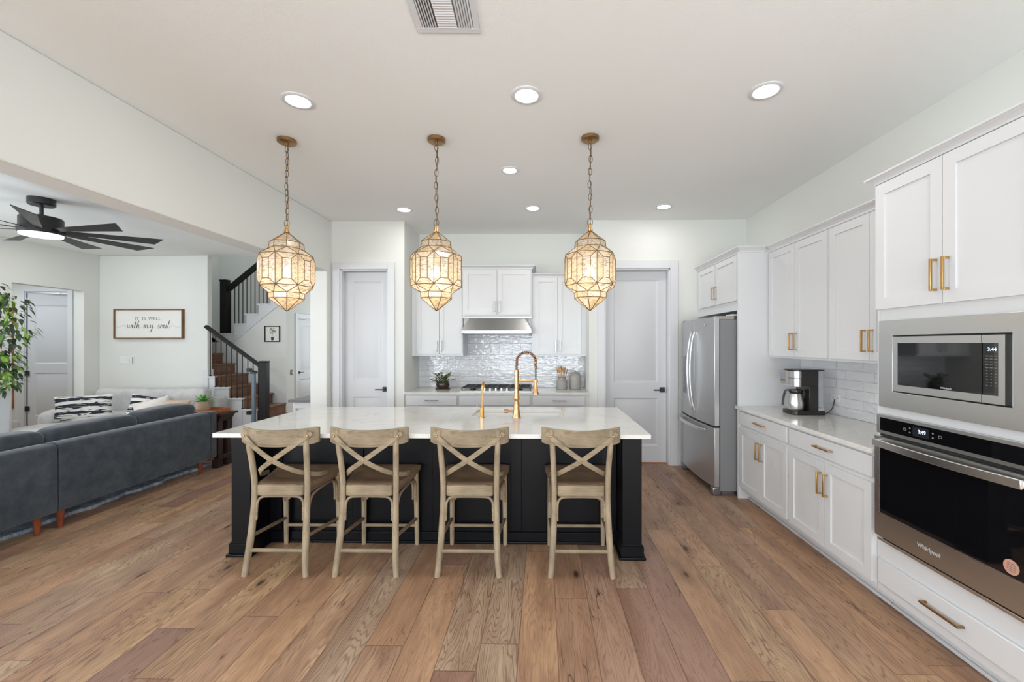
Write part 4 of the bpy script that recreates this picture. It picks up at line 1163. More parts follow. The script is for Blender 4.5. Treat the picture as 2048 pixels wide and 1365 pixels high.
for i in range(5):
    kx = -0.735+0.0715*i
    G().lathe([(0.020, 0.9125), (0.020, 0.918), (0.015, 0.920), (0.014, 0.945), (0.0, 0.947)], 18, (kx, 5.362, 0)).build('knob', M['steelpol'], ck)

# counter plant
def leaf(g, p, d, L, w, droop=0.3, up=Vector((0, 0, 1))):
    """a curved pointed leaf"""
    d = Vector(d).normalized(); s = d.cross(up)
    if s.length < 0.1: s = Vector((1, 0, 0))
    s.normalize(); nrm = s.cross(d).normalized(); vs = []; fs = []
    for i in range(6):
        t = i/5; ww = w*math.sin(PI*(0.08+0.92*t)**0.8)*(1-0.15*t) if i < 5 else 0.0005
        c = Vector(p)+d*(L*t)-Vector((0, 0, 1))*(droop*L*t*t)
        fold = nrm*ww*0.25
        vs += [c-s*ww+fold, c, c+s*ww+fold]
    for i in range(5):
        a = i*3; fs += [(a, a+1, a+4, a+3), (a+1, a+2, a+5, a+4)]
    g.add(vs, fs)
random.seed(11)
cp = thing('potted_plant', 'bushy green plant in a dark glazed pot left of the hob', 'plant', (-1.325, 5.62, 0.90))
px, py = -1.325, 5.62
G().lathe([(0.0, 0.900), (0.085, 0.9005), (0.098, 0.91), (0.1, 0.917), (0.088, 0.915), (0.0, 0.912)], 32, (px, py, 0)).build('saucer', M['terracotta'], cp)
G().lathe([(0.055, 0.914), (0.078, 0.925), (0.09, 0.955), (0.086, 0.99), (0.076, 1.01), (0.071, 1.008), (0.078, 0.98), (0.0, 0.985)], 32, (px, py, 0)).build('pot', M['ceramic_brown'], cp)
g = G(); gs = G()
for i in range(16):
    a = random.uniform(0, 2*PI); el = random.uniform(0.3, 1.3)
    d = Vector((math.cos(a)*math.cos(el), math.sin(a)*math.cos(el)*0.7, math.sin(el)))
    base = Vector((px, py, 0.985))
    L = random.uniform(0.10, 0.19); 
    gs.sweep([base, base+d*L*0.5, base+d*L-Vector((0, 0, 0.02))], 0.003, 5)
    for k in range(5):
        q = base+d*L*(0.35+0.65*k/4)-Vector((0, 0, 0.02*(k/4)**2))
        dd = (d+Vector((random.uniform(-1, 1), random.uniform(-1, 1), random.uniform(-0.4, 0.6)))).normalized()
        leaf(g, q, dd, random.uniform(0.05, 0.075), random.uniform(0.012, 0.018), 0.35)
g.build('foliage', M['plantleaf'], cp); gs.build('stems', M['plantleaf'], cp)
# crock with spoons
cx_, cy_ = 0.255, 5.66
cr_ = thing('utensil_crock', 'smaller grey ribbed stoneware crock holding wooden spoons', 'crock', (cx_, cy_, 0.90))
def ribbed(g, prof, c, n=56, amp=0.0016):
    vs = []; fs = []
    for r, h, rib in prof:
        for i in range(n):
            a = 2*PI*i/n; rr = r+(amp if (i % 2 and rib) else 0)
            vs.append((c[0]+rr*math.cos(a), c[1]+rr*math.sin(a), c[2]+h))
    for j in range(len(prof)-1):
        for i in range(n):
            k = (i+1) % n; fs.append((j*n+i, j*n+k, (j+1)*n+k, (j+1)*n+i))
    fs.append(tuple(range(n-1, -1, -1)))
    g.add(vs, fs); return g
ribbed(G(), [(0.066, 0.0, 0), (0.070, 0.006, 1), (0.070, 0.10, 1), (0.069, 0.115, 0), (0.056, 0.128, 0), (0.054, 0.15, 0), (0.058, 0.158, 0), (0.053, 0.158, 0), (0.05, 0.13, 0), (0.06, 0.11, 0), (0.06, 0.012, 0), (0.001, 0.012, 0)], (cx_, cy_, 0.90)).build('body', M['ceramic_grey'], cr_)
def spoon(dx, dy, h, head, tiltx, label):
    b = Vector((cx_+dx*0.3, cy_+dy*0.3, 0.925)); tp_ = Vector((cx_+dx, cy_+dy, 0.90+h))
    d = (tp_-b).normalized()
    t = thing('wooden_spoon', label, 'utensil', tuple(b), 'wooden utensils in the grey crock')
    G().sweep([b, b.lerp(tp_, 0.5), tp_], 0.0042, 8).build('shaft', M['spoonwood'], t)
    g = G(); rot = d.to_track_quat('Z', 'Y').to_matrix()
    w, hh = head[0]*1.2, head[1]*1.1
    superblob(g, tp_+d*hh*0.8, (w, 0.006, hh), e=0.9, nu=14, nv=10, rot=rot)
    g.build('bowl', M['spoonwood'], t)
spoon(-0.055, 0.0, 0.215, (0.024, 0.034), 0, 'round wooden spoon leaning farthest left in the crock')
spoon(-0.030, -0.035, 0.225, (0.027, 0.036), 0, 'large orange-toned wooden spoon at the front of the crock')
spoon(-0.008, 0.01, 0.245, (0.019, 0.032), 0, 'upright wooden spoon in the middle of the crock')
spoon(0.016, -0.03, 0.225, (0.014, 0.036), 0, 'narrow wooden paddle right of the crock centre')
spoon(0.038, 0.0, 0.230, (0.017, 0.032), 0, 'wooden spoon leaning right in the crock')
spoon(0.060, 0.01, 0.212, (0.018, 0.030), 0, 'wooden spoon leaning farthest right, nearest the tall jar')
# ribbed jar with lid
jx, jy = 0.435, 5.68
jr = thing('storage_jar', 'taller grey ribbed stoneware jar with lid at the worktop end', 'jar', (jx, jy, 0.90))
ribbed(G(), [(0.066, 0.0, 0), (0.074, 0.008, 1), (0.077, 0.05, 1), (0.077, 0.15, 1), (0.073, 0.18, 0), (0.06, 0.195, 0), (0.058, 0.205, 0), (0.001, 0.205, 0)], (jx, jy, 0.90)).build('body', M['ceramic_grey'], jr)
G().lathe([(0.0, 0.205), (0.066, 0.205), (0.068, 0.212), (0.055, 0.222), (0.02, 0.228), (0.008, 0.231), (0.010, 0.243), (0.0, 0.247)], 32, (jx, jy, 0.90)).build('lid', M['ceramic_grey'], jr)
# outlets on back tiles
def outlet(fr, a, b, label, c=0.0, w=0.115, h=0.072, n=2):
    p = fr @ Vector((a, b, c))
    t = thing('wall_outlet', label, 'outlet', tuple(p))
    G(fr).box(a-w/2, a+w/2, b-h/2, b+h/2, c, c+0.006).build('plate', M['socket'], t, bevel=0.002)
    for k in range(n):
        q = a-w/4+(w/2)*k if n > 1 else a
        s = G(fr).box(q-0.017, q+0.017, b-0.026, b+0.026, c+0.006, c+0.0085).build('socket', M['socket'], t, bevel=0.001)
        G(fr).box(q-0.007, q-0.0045, b-0.004, b+0.008, c+0.0085, c+0.009).box(q+0.0045, q+0.007, b-0.004, b+0.008, c+0.0085, c+0.009).build('slot', M['black'], s)
outlet(FY(NY-0.008), 0.065, 1.005, 'white double outlet on the tiles between the hob and the crock')

# ---------------------------------------------------------------- right wall run
TX = 1.92            # face-frame plane of base units and tower
F = FX(TX)
Yt0, Yt1 = 1.62, 2.468     # oven tower
def ya(y): return -y
RG = 'white base cabinets along the right wall'
def base_right(y0, y1, label):
    t = thing('base_cabinet', label, 'cabinet', (2.2, (y0+y1)/2, 0), RG)
    G().box(TX, XR-0.001, y0, y1, 0.10, 0.869).build('body', M['white'], t)
    G().box(TX+0.09, XR-0.001, y0, y1, 0.0, 0.10).build('toe_kick', M['white'], t)
    G().box(TX+0.072, TX+0.0895, y0, y1, 0.0, 0.018).build('shoe_moulding', M['trim'], t, bevel=0.004)
    mid = (y0+y1)/2
    d = flat(F, ya(y1)+0.018, ya(y0)-0.018, 0.727, 0.853, t)
    pull(F, ya(mid), 0.795, 0.17, d, vertical=False)
    d1 = shaker(F, ya(y1)+0.018, ya(mid)-0.002, 0.128, 0.698, t); d2 = shaker(F, ya(mid)+0.002, ya(y0)-0.018, 0.128, 0.698, t)
    pull(F, ya(mid)-0.033, 0.553, 0.15, d1); pull(F, ya(mid)+0.033, 0.553, 0.15, d2)
base_right(2.472, 3.331, 'white base cabinet with drawer and two doors nearest the wall oven')
base_right(3.333, 4.160, 'white base cabinet with drawer and two doors next to the fridge panel')
rw = thing('side_worktop', 'white quartz worktop along the right wall under the coffee maker', 'worktop', (2.2, 3.3, 0.87))
g = G(); xf = 1.883; yA, yB = 2.472, 4.162; r = 0.03
poly = [(XR-0.0095, yA), (XR-0.0095, yB), (xf+0.035, yB), (xf+0.035, 4.205), (xf, 4.205)]+[(xf+r-r*math.cos(a), yA+r-r*math.sin(a)) for a in (0, PI/8, PI/4, 3*PI/8, PI/2)]
g.prism(poly[::-1], 0.870, 0.90, 'z')
g.build('slab', M['quartz'], rw, bevel=0.003)
struct(G().box(XR-0.009, XR-0.0005, 2.472, 4.161, 0.90, 1.40).build('wall_tiles_right', M['tiley'], origin=(0, 0, 0.9), smooth=0))
# uppers
UX = 2.203; FU = FX(UX)
UG = 'white wall cabinets along the right wall'
def upper_right(y0, y1, label):
    t = thing('wall_cabinet', label, 'cabinet', (2.35, (y0+y1)/2, 1.375), UG)
    G().box(UX, XR-0.001, y0, y1, 1.373, 2.398).build('body', M['white'], t)
    mid = (y0+y1)/2
    d1 = shaker(FU, ya(y1)+0.016, ya(mid)-0.002, 1.392, 2.378, t); d2 = shaker(FU, ya(mid)+0.002, ya(y0)-0.016, 1.392, 2.378, t)
    pull(FU, ya(mid)-0.033, 1.523, 0.15, d1); pull(FU, ya(mid)+0.033, 1.523, 0.15, d2)
    crown(FU, ya(y1), ya(y0), 2.39, 2.447, 0.05, t)
upper_right(2.472, 3.287, 'white two-door wall cabinet partly hidden by the oven tower')
upper_right(3.289, 4.160, 'white two-door wall cabinet above the coffee maker, next to the fridge panel')
# fridge enclosure and cabinet
fe = thing('fridge_cabinet', 'white cabinet and tall side panel enclosing the fridge', 'cabinet', (2.2, 4.7, 0))
G().box(TX-0.019, XR-0.001, 4.1635, 4.190, 0.0, 2.398).build('side_panel', M['white'], fe, bevel=0.001)
G().box(TX, XR-0.001, 4.1905, 5.282, 1.835, 2.398).build('body', M['white'], fe)
d1 = shaker(F, -5.235, -4.727, 1.930, 2.378, fe, rail=0.055); d2 = shaker(F, -4.715, -4.205, 1.930, 2.378, fe, rail=0.055)
pull(F, -4.760, 2.06, 0.14, d1); pull(F, -4.682, 2.06, 0.14, d2)
crown(F, -5.282, -4.1635, 2.39, 2.447, 0.05, fe, ret=(0, 1), depth=XR-TX-0.36)
# oven tower
tw = thing('oven_tower', 'tall white cabinet holding the microwave and wall oven', 'cabinet', (2.2, 2.04, 0))
y0, y1 = Yt0, Yt1
g = G().box(TX, XR-0.001, y1-0.02, y1, 0.10, 2.418).box(TX, XR-0.001, y0, y0+0.02, 0.10, 2.418)
g.box(TX+0.02, XR-0.001, y0+0.02, y1-0.02, 2.38, 2.418).box(TX, XR-0.001, y0+0.02, y1-0.02, 0.10, 0.14)
g.build('body', M['white'], tw)
g = G(F)
def fr_box(za, zb): g.box(-y1, -y0, za, zb, -0.02, 0.0)
g.box(-y1+0.0205, -y1+0.045, 0.14, 2.38, -0.02, 0).box(-y0-0.045, -y0-0.0205, 0.14, 2.38, -0.02, 0)
for za, zb in ((0.14, 0.16), (0.28, 0.43), (1.108, 1.152), (1.628, 1.70)): g.box(-y1+0.045, -y0-0.045, za, zb, -0.02, 0)
g.build('face_frame', M['white'], tw)
G().box(TX+0.30, TX+0.32, y0+0.021, y1-0.021, 0.14, 2.38).build('inner_back', M['gap'], tw)
G().box(TX+0.09, XR-0.001, y0, y1, 0.0, 0.10).build('toe_kick', M['white'], tw)
G().box(TX+0.072, TX+0.0895, y0, y1, 0.0, 0.018).build('shoe_moulding', M['trim'], tw, bevel=0.004)
d = flat(F, -y1+0.02, -y0-0.02, 0.153, 0.287, tw); pull(F, -(y0+y1)/2, 0.222, 0.2, d, vertical=False, m=M['brassdark'])
mid = 2.053
d1 = shaker(F, -y1+0.008, -mid-0.002, 1.697, 2.40, tw, rail=0.062); d2 = shaker(F, -mid+0.002, -y0-0.012, 1.697, 2.40, tw, rail=0.062)
pull(F, -mid-0.031, 1.835, 0.155, d1); pull(F, -mid+0.031, 1.835, 0.155, d2)
crown(F, -y1, -y0, 2.410, 2.452, 0.045, tw, ret=(1, 0), depth=0.25)
# microwave with trim kit; plane local c
mw = thing('microwave', 'built-in stainless microwave with wide trim surround above the oven', 'microwave', (TX, 2.05, 1.15))
a0, a1, b0, b1 = -2.432, -1.655, 1.152, 1.630
i0, i1, j0, j1 = -2.338, -1.749, 1.241, 1.548
g = G(F)
O = [(a0, b0), (a1, b0), (a1, b1), (a0, b1)]; I = [(i0, j0), (i1, j0), (i1, j1), (i0, j1)]
vs = [(x, y, c) for c in (0.001, 0.022) for R in (O, I) for (x, y) in R]
fs = []
for k in range(4):
    l = (k+1) % 4
    fs += [(8+k, 8+l, 12+l, 12+k), (k, 4+k, 4+l, l), (k, l, 8+l, 8+k), (4+k, 12+k, 12+l, 4+l)]
g.add(vs, fs).build('trim_surround', M['steel'], mw, bevel=0.0015)
G(F).box(i0+0.001, i1-0.001, j0+0.001, j1-0.001, -0.05, 0.004).build('case', M['black'], mw)
k0, k1, l0, l1 = i0+0.008, i1-0.022, j0+0.008, j1-0.008
ps = -1.865     # split between door and control panel
def ring_face(a0, a1, b0, b1, c0, c1, w, name, m, parent, wl=None, wr=None):
    wl = w if wl is None else wl; wr = w if wr is None else wr
    g = G(F).box(a0, a1, b0, b0+w, c0, c1).box(a0, a1, b1-w, b1, c0, c1).box(a0, a0+wl, b0+w, b1-w, c0, c1)
    if wr > 0: g.box(a1-wr, a1, b0+w, b1-w, c0, c1)
    return g.build(name, m, parent, smooth=0)
dr = ring_face(k0, ps-0.001, l0, l1, 0.004, 0.027, 0.034, 'door', M['steel'], mw, 0.026, 0.0)
G(F).box(k0+0.0255, ps-0.001, l0+0.0335, l1-0.0335, 0.004, 0.0245).build('window', M['glassblack'], dr)
text_part('logo', 'Whirlpool', 0.013, F, -2.03, l0+0.043, 0.0250, M['print'], dr)
cpn = ring_face(ps+0.001, k1, l0, l1, 0.004, 0.027, 0.034, 'control_panel', M['steel'], mw, 0.0, 0.026)
G(F).box(ps+0.001, k1-0.0255, l0+0.0335, l1-0.0335, 0.004, 0.0245).build('keypad', M['glassblack'], cpn)
text_part('clock_digits', '3:44', 0.021, F, -1.824, l1-0.062, 0.0250, M['digits'], cpn)
for r in range(11):
    for c in range(3):
        g = G(F); ca = -1.845+0.018*c; cb = l1-0.09-0.0125*r
        w = 0.006 if r < 5 else 0.0028
        g.box(ca-w, ca+w, cb-0.0017, cb+0.0017, 0.0245, 0.0250); g.build('key_print', M['inkgrey'], cpn)
# oven
ov = thing('wall_oven', 'built-in stainless wall oven with black glass door and lit clock', 'oven', (TX, 2.05, 0.40))
oa0, oa1 = -2.436, -1.652
G(F).box(oa0+0.03, oa1-0.03, 0.43, 1.10, -0.25, 0.004).build('case', M['steeldark'], ov)
# control panel
g = ring_face(oa0, oa1, 1.004, 1.108, 0.004, 0.030, 0.016, 'control_panel', M['steel'], ov)
G(F).box(oa0+0.0155, oa1-0.0155, 1.0195, 1.0925, 0.004, 0.0275).build('glass_fascia', M['glassblack'], g)
G(F).box(-2.205, -2.115, 1.032, 1.080, 0.0275, 0.0282).build('display', M['screen'], g)
text_part('clock_digits', '3:49', 0.026, F, -2.152, 1.058, 0.0286, M['digits'], g)
for (a, b, w, h) in ((-2.252, 1.056, 0.008, 0.006), (-2.222, 1.066, 0.004, 0.003), (-2.222, 1.044, 0.004, 0.003), (-2.093, 1.066, 0.004, 0.003), (-2.093, 1.044, 0.004, 0.003), (-2.055, 1.056, 0.009, 0.006)):
    G(F).box(a-w, a+w, b-h, b-h+0.0012, 0.0275, 0.0280).box(a-w, a+w, b+h-0.0012, b+h, 0.0275, 0.0280).box(a-w, a-w+0.0012, b-h, b+h, 0.0275, 0.0280).box(a+w-0.0012, a+w, b-h, b+h, 0.0275, 0.0280).build('touch_icon', M['print'], g)
G(F).box(oa0+0.01, oa1-0.01, 0.988, 1.004, 0.004, 0.018).build('vent_gap', M['black'], ov)
# door
dz0, dz1 = 0.432, 0.986
g = G(F)
gz0, gz1, ga0, ga1 = 0.560, 0.950, oa0+0.028, oa1-0.028
g.box(oa0, oa1, dz0, gz0, 0.004, 0.042).box(oa0, oa1, gz1, dz1, 0.004, 0.042).box(oa0, ga0, gz0, gz1, 0.004, 0.042).box(ga1, oa1, gz0, gz1, 0.004, 0.042)
od = g.build('door', M['steel'], ov, smooth=0)
G(F).box(ga0, ga1, gz0, gz1, 0.004, 0.0405).build('window', M['glassblack'], od)
g = G(F); w = 0.004
g.box(ga0, ga1, gz0, gz0+w, 0.0405, 0.0435).box(ga0, ga1, gz1-w, gz1, 0.0405, 0.0435).box(ga0, ga0+w, gz0, gz1, 0.0405, 0.0435).box(ga1-w, ga1, gz0, gz1, 0.0405, 0.0435)
g.build('window_bead', M['steelpol'], od)
# bowed handle
pts = []
for i in range(17):
    u = i/16; pts.append((oa0+0.02+(oa1-oa0-0.04)*u, 0.955, 0.068+0.022*math.sin(PI*u)))
G(F).sweep(pts, (0.012, 0.038), up=(0, 1, 0)).box(oa0+0.02, oa0+0.034, 0.94, 0.97, 0.042, 0.066).box(oa1-0.034, oa1-0.02, 0.94, 0.97, 0.042, 0.066).build('handle', M['steelpol'], od, bevel=0.003)
text_part('logo', 'Whirlpool', 0.030, F, -2.10, 0.497, 0.0426, M['print'], od)
G(F).lathe([(0.0, 0.0415), (0.030, 0.0415), (0.030, 0.0410), (0.0, 0.0408)], 28, (-1.735, 0.605, 0)).build('sticker', M['sticker'], od)
for i in range(5):
    G(F).box(-1.735-0.018+0.002*abs(i-2), -1.735+0.018-0.002*abs(i-2), 0.605+0.016-0.008*i-0.0013, 0.605+0.016-0.008*i+0.0013, 0.0415, 0.0418).build('sticker_print', M['inkgrey'], od)
G(F).box(oa0, oa1, 0.40, 0.416, 0.001, 0.028).build('bottom_trim', M['steelpol'], ov, bevel=0.002)
G(F).box(oa0+0.02, oa1-0.02, 0.416, 0.432, 0.001, 0.012).build('vent_gap', M['black'], ov)

# ---------------------------------------------------------------- fridge
FRX = 1.672; fy0, fy1 = 4.222, 5.195
fg = thing('fridge', 'grey stainless french-door fridge with bottom freezer drawer', 'fridge', (2.1, 4.69, 0))
G().box(FRX+0.08, 2.49, fy0+0.004, fy1-0.004, 0.045, 1.745).build('body', M['fridgeside'], fg, bevel=0.004)
FF = FX(FRX)
def bowed(name, y0, y1, z0, z1, m, whole=(fy0, fy1), bulge=0.03):
    """door front bowed outwards over the whole width of the fridge"""
    n = 12; vs = []; fs = []
    for i in range(n+1):
        y = y0+(y1-y0)*i/n; u = (y-(whole[0]+whole[1])/2)/((whole[1]-whole[0])/2)
        x = FRX+bulge*u*u-0.012
        if i in (0, n): x += 0.006
        vs += [(x, y, z0), (x, y, z1), (FRX+0.072, y, z1), (FRX+0.072, y, z0)]
    for i in range(n):
        for k in range(4): l = (k+1) % 4; fs.append((i*4+k, i*4+l, (i+1)*4+l, (i+1)*4+k))
    fs += [(0, 1, 2, 3), tuple(n*4+k for k in (3, 2, 1, 0))]
    return G().add(vs, fs).build(name, m, fg, bevel=0.003, smooth=30)
M['fridge'] = mat('fridge_steel', (0.52, 0.525, 0.53, 1), 0.34, metal=0.9); streak_steel(M['fridge'], 'h', 0.36, 0.04)
ymid = (fy0+fy1)/2
dR = bowed('door', fy0, ymid-0.003, 0.690, 1.768, M['fridge']); dL = bowed('door', ymid+0.003, fy1, 0.690, 1.768, M['fridge'])
dF = bowed('freezer_drawer', fy0, fy1, 0.085, 0.672, M['fridge'])
G().box(FRX+0.02, FRX+0.079, fy0+0.01, fy1-0.01, 0.673, 0.689).build('door_gasket', M['gap'], fg)
G().box(FRX+0.072, FRX+0.08, fy0+0.006, fy1-0.006, 0.09, 1.76).build('door_gasket', M['gap'], fg)
for yy, par, s in ((ymid-0.042, dR, -1), (ymid+0.042, dL, 1)):
    pts = []
    for i in range(19):
        u = i/18; pts.append((FRX-0.018-0.052*math.sin(PI*u)**0.6, yy, 0.785+0.85*u))
    G().sweep(pts, (0.026, 0.012), up=(-1, 0, 0)).build('handle', M['steelpol'], par, bevel=0.003)
pts = []
for i in range(19):
    u = i/18; pts.append((FRX-0.012-0.05*math.sin(PI*u)**0.5, fy0+0.14+(fy1-fy0-0.20)*u, 0.622))
G().sweep(pts, (0.034, 0.012), up=(-1, 0, 0)).build('handle', M['steelpol'], dF, bevel=0.003)
G().box(FRX-0.004, FRX+0.01, 4.905, 5.075, 0.93, 1.36).build('dispenser_panel', M['steeldark'], dL, bevel=0.003)
G().box(FRX-0.0055, FRX, 4.925, 5.06, 1.0, 1.23).build('dispenser_recess', M['glassblack'], dL)
G().box(FRX+0.10, 2.4, fy0+0.02, fy1-0.02, 0.0, 0.045).build('base_grille', M['steeldark'], fg)
for yy in (fy0+0.05, fy1-0.05): G().box(FRX+0.01, FRX+0.10, yy-0.035, yy+0.035, 0.0, 0.08).build('foot', M['steeldark'], fg, bevel=0.01)
for yy in (fy0+0.035, fy1-0.035): G().box(FRX+0.03, FRX+0.22, yy-0.03, yy+0.03, 1.7455, 1.78).build('hinge_cover', M['ceramic_grey'], fg, bevel=0.004)
G(FF).lathe([(0.0, 0.011), (0.012, 0.011), (0.012, 0.006)], 16, (-4.40, 1.70, 0)).build('badge', M['steelpol'], dR)
pk = thing('flat_package', 'flat clear package with a red end lying on top of the fridge', 'package', (2.0, 4.33, 1.782))
G().box(1.88, 2.2, 4.27, 4.40, 1.782, 1.800).build('wrapper', M['socket'], pk, bevel=0.005)
G().box(2.201, 2.27, 4.275, 4.395, 1.782, 1.799).build('red_end', mat('red_card', srgb(200, 96, 88), 0.6), pk, bevel=0.004)

# ---------------------------------------------------------------- coffee maker (front towards -X)
cm = thing('coffee_maker', 'black and steel coffee maker with thermal carafe on the side worktop', 'coffee maker', (2.26, 3.72, 0.90))
cy0, cy1 = 3.615, 3.80
z0 = 0.9005
def rr(x0, x1, y0, y1, r=0.03, n=5, front_only=True):
    p = []
    for k in range(n+1): a = PI+PI/2*k/n; p.append((x0+r+r*math.cos(a), y0+r+r*math.sin(a)))
    p += [(x1, y0), (x1, y1)]
    for k in range(n+1): a = PI/2+PI/2*k/n; p.append((x0+r+r*math.cos(a), y1-r+r*math.sin(a)))
    return p
G().prism(rr(2.115, 2.38, cy0, cy1+0.02, 0.05), z0, z0+0.035, 'z').build('base', M['blackplastic'], cm, bevel=0.004)
G().box(2.25, 2.325, cy0+0.004, cy1+0.016, z0+0.035, z0+0.245).box(2.18, 2.325, cy0+0.004, cy1+0.016, z0+0.245, z0+0.375).build('column', M['blackplastic'], cm, bevel=0.004)
G().prism(rr(2.13, 2.1795, cy0+0.002, cy1+0.018, 0.045), z0+0.238, z0+0.372, 'z').build('brew_head', M['steel'], cm, bevel=0.003)
G().prism(rr(2.128, 2.1797, cy0, cy1+0.02, 0.046), z0+0.308, z0+0.312, 'z').build('head_seam', M['black'], cm)
G().prism(rr(2.122, 2.37, cy0-0.002, cy1+0.022, 0.05), z0+0.3755, z0+0.384, 'z').build('lid', M['blackplastic'], cm, bevel=0.002)
G().box(2.326, 2.366, cy0+0.006, cy1+0.014, z0+0.06, z0+0.375).build('water_tank', M['clear'], cm, bevel=0.004)
G().box(2.326, 2.37, cy0+0.004, cy1+0.016, z0+0.035, z0+0.06).build('tank_foot', M['steel'], cm, bevel=0.002)
cpn = G().prism([(2.112, cy1-0.075), (2.134, cy1-0.085), (2.14, cy1+0.028), (2.118, cy1+0.025)], z0+0.255, z0+0.372, 'z').build('control_panel', M['ceramic_grey'], cm, bevel=0.002)
G().box(2.1085, 2.114, cy1-0.045, cy1-0.005, z0+0.325, z0+0.350).build('display', M['lcd'], cpn)
for k in range(3): G().lathe([(0.0, -0.003), (0.007, -0.003), (0.007, 0.001)], 12, (2.1135, cy1-0.05+0.024*k, z0+0.285), 'x').build('button', M['steeldark'], cpn)
ca = (2.184, (cy0+cy1)/2-0.004, z0+0.0355)
G().lathe([(0.060, 0), (0.064, 0.008), (0.063, 0.06), (0.054, 0.115), (0.047, 0.14)], 32, ca).build('carafe', M['steel'], cm)
G().lathe([(0.048, 0.14), (0.052, 0.15), (0.054, 0.168), (0.051, 0.175), (0.0, 0.178)], 32, ca).build('carafe_lid', M['blackplastic'], cm)
hp = [(ca[0]-0.04, ca[1]+0.036, ca[2]+0.165), (ca[0]-0.062, ca[1]+0.045, ca[2]+0.16), (ca[0]-0.078, ca[1]+0.05, ca[2]+0.10), (ca[0]-0.084, ca[1]+0.052, ca[2]+0.03)]
G().sweep(cr(hp, 5), (0.012, 0.018), up=(0, 0, 1)).build('carafe_handle', M['blackplastic'], cm, bevel=0.002)
G().sweep(cr([(2.375, 3.7, 0.93), (2.42, 3.68, 0.905), (2.47, 3.67, 0.95), (2.488, 3.665, 1.03)], 5), 0.004, 8).build('power_cord', M['black'], cm)
outlet(FX(XR-0.009), -3.66, 1.04, 'white outlet on the tiles behind the coffee maker', n=2)

# ---------------------------------------------------------------- ceiling fan
fan = thing('ceiling_fan', 'large black nine-blade ceiling fan with round light in the living room', 'ceiling fan', (-5.30, 4.41, CZ))
B = dict(local=True)
G().lathe([(0.0, 0.0), (0.105, 0.0), (0.105, -0.065), (0.095, -0.075), (0.0, -0.075)], 36).build('canopy', M['black'], fan, **B)
G().lathe([(0.016, -0.07), (0.016, -0.20)], 16).build('downrod', M['black'], fan, **B)
G().lathe([(0.03, -0.17), (0.06, -0.185), (0.155, -0.20), (0.165, -0.215), (0.165, -0.30), (0.175, -0.315), (0.175, -0.365), (0.165, -0.375), (0.0, -0.376)], 48).build('motor_housing', M['black'], fan, **B)
G().lathe([(0.163, -0.377), (0.160, -0.395), (0.12, -0.402), (0.0, -0.405)], 48).build('light_diffuser', M['fanled'], fan, **B)
area_light('fan_lamp', (0, 0, -0.415), (0, 0, 0), 0.3, 0.3, 7, (1, 0.97, 0.93), fan, 'DISK')
for k in range(9):
    a = R_(-6+40*k); g = G(Matrix.Rotation(a, 4, 'Z') @ Matrix.Translation((0, 0, -0.335)) @ Matrix.Rotation(R_(-15), 4, 'X'))
    pr = [(0.16, 0.028), (0.3, 0.04), (0.6, 0.055), (0.85, 0.07), (0.94, 0.076)]
    vs = []; fs = []
    for i, (r, w) in enumerate(pr):
        e = 0.05 if i == len(pr)-1 else 0
        vs += [(r+e, -w, -0.003), (r-e, w, -0.003), (r-e, w, 0.003), (r+e, -w, 0.003)]
    for i in range(len(pr)-1):
        for q in range(4): l = (q+1) % 4; fs.append((i*4+q, i*4+l, (i+1)*4+l, (i+1)*4+q))
    n = len(pr)-1; fs += [(3, 2, 1, 0), tuple(n*4+q for q in range(4))]
    g.add(vs, fs).build('blade', M['black'], fan, smooth=0, **B)

# ---------------------------------------------------------------- sign
sg_ = thing('wall_sign', 'wide white sign in thin oak frame lettered IT IS WELL with my soul', 'sign', (-6.785, SW, 1.6))
f = FY(SW); a0, a1, b0, b1 = -7.40, -6.195, 1.597, 2.105
g = G(f); w = 0.018; dp = 0.05
g.box(a0, a1, b0, b0+w, 0.001, dp).box(a0, a1, b1-w, b1, 0.001, dp).box(a0, a0+w, b0+w, b1-w, 0.001, dp).box(a1-w, a1, b0+w, b1-w, 0.001, dp)
g.build('frame', M['framewood'], sg_)
G(f).box(a0+w, a1-w, b0+w, b1-w, 0.001, 0.03).build('board', M['paper'], sg_)
for wd, wx in (('IT', -7.003), ('IS', -6.882), ('WELL', -6.698)): text_part('lettering', wd, 0.080, f, wx, 1.942, 0.0306, M['inkgrey'], sg_, spacing=1.12)
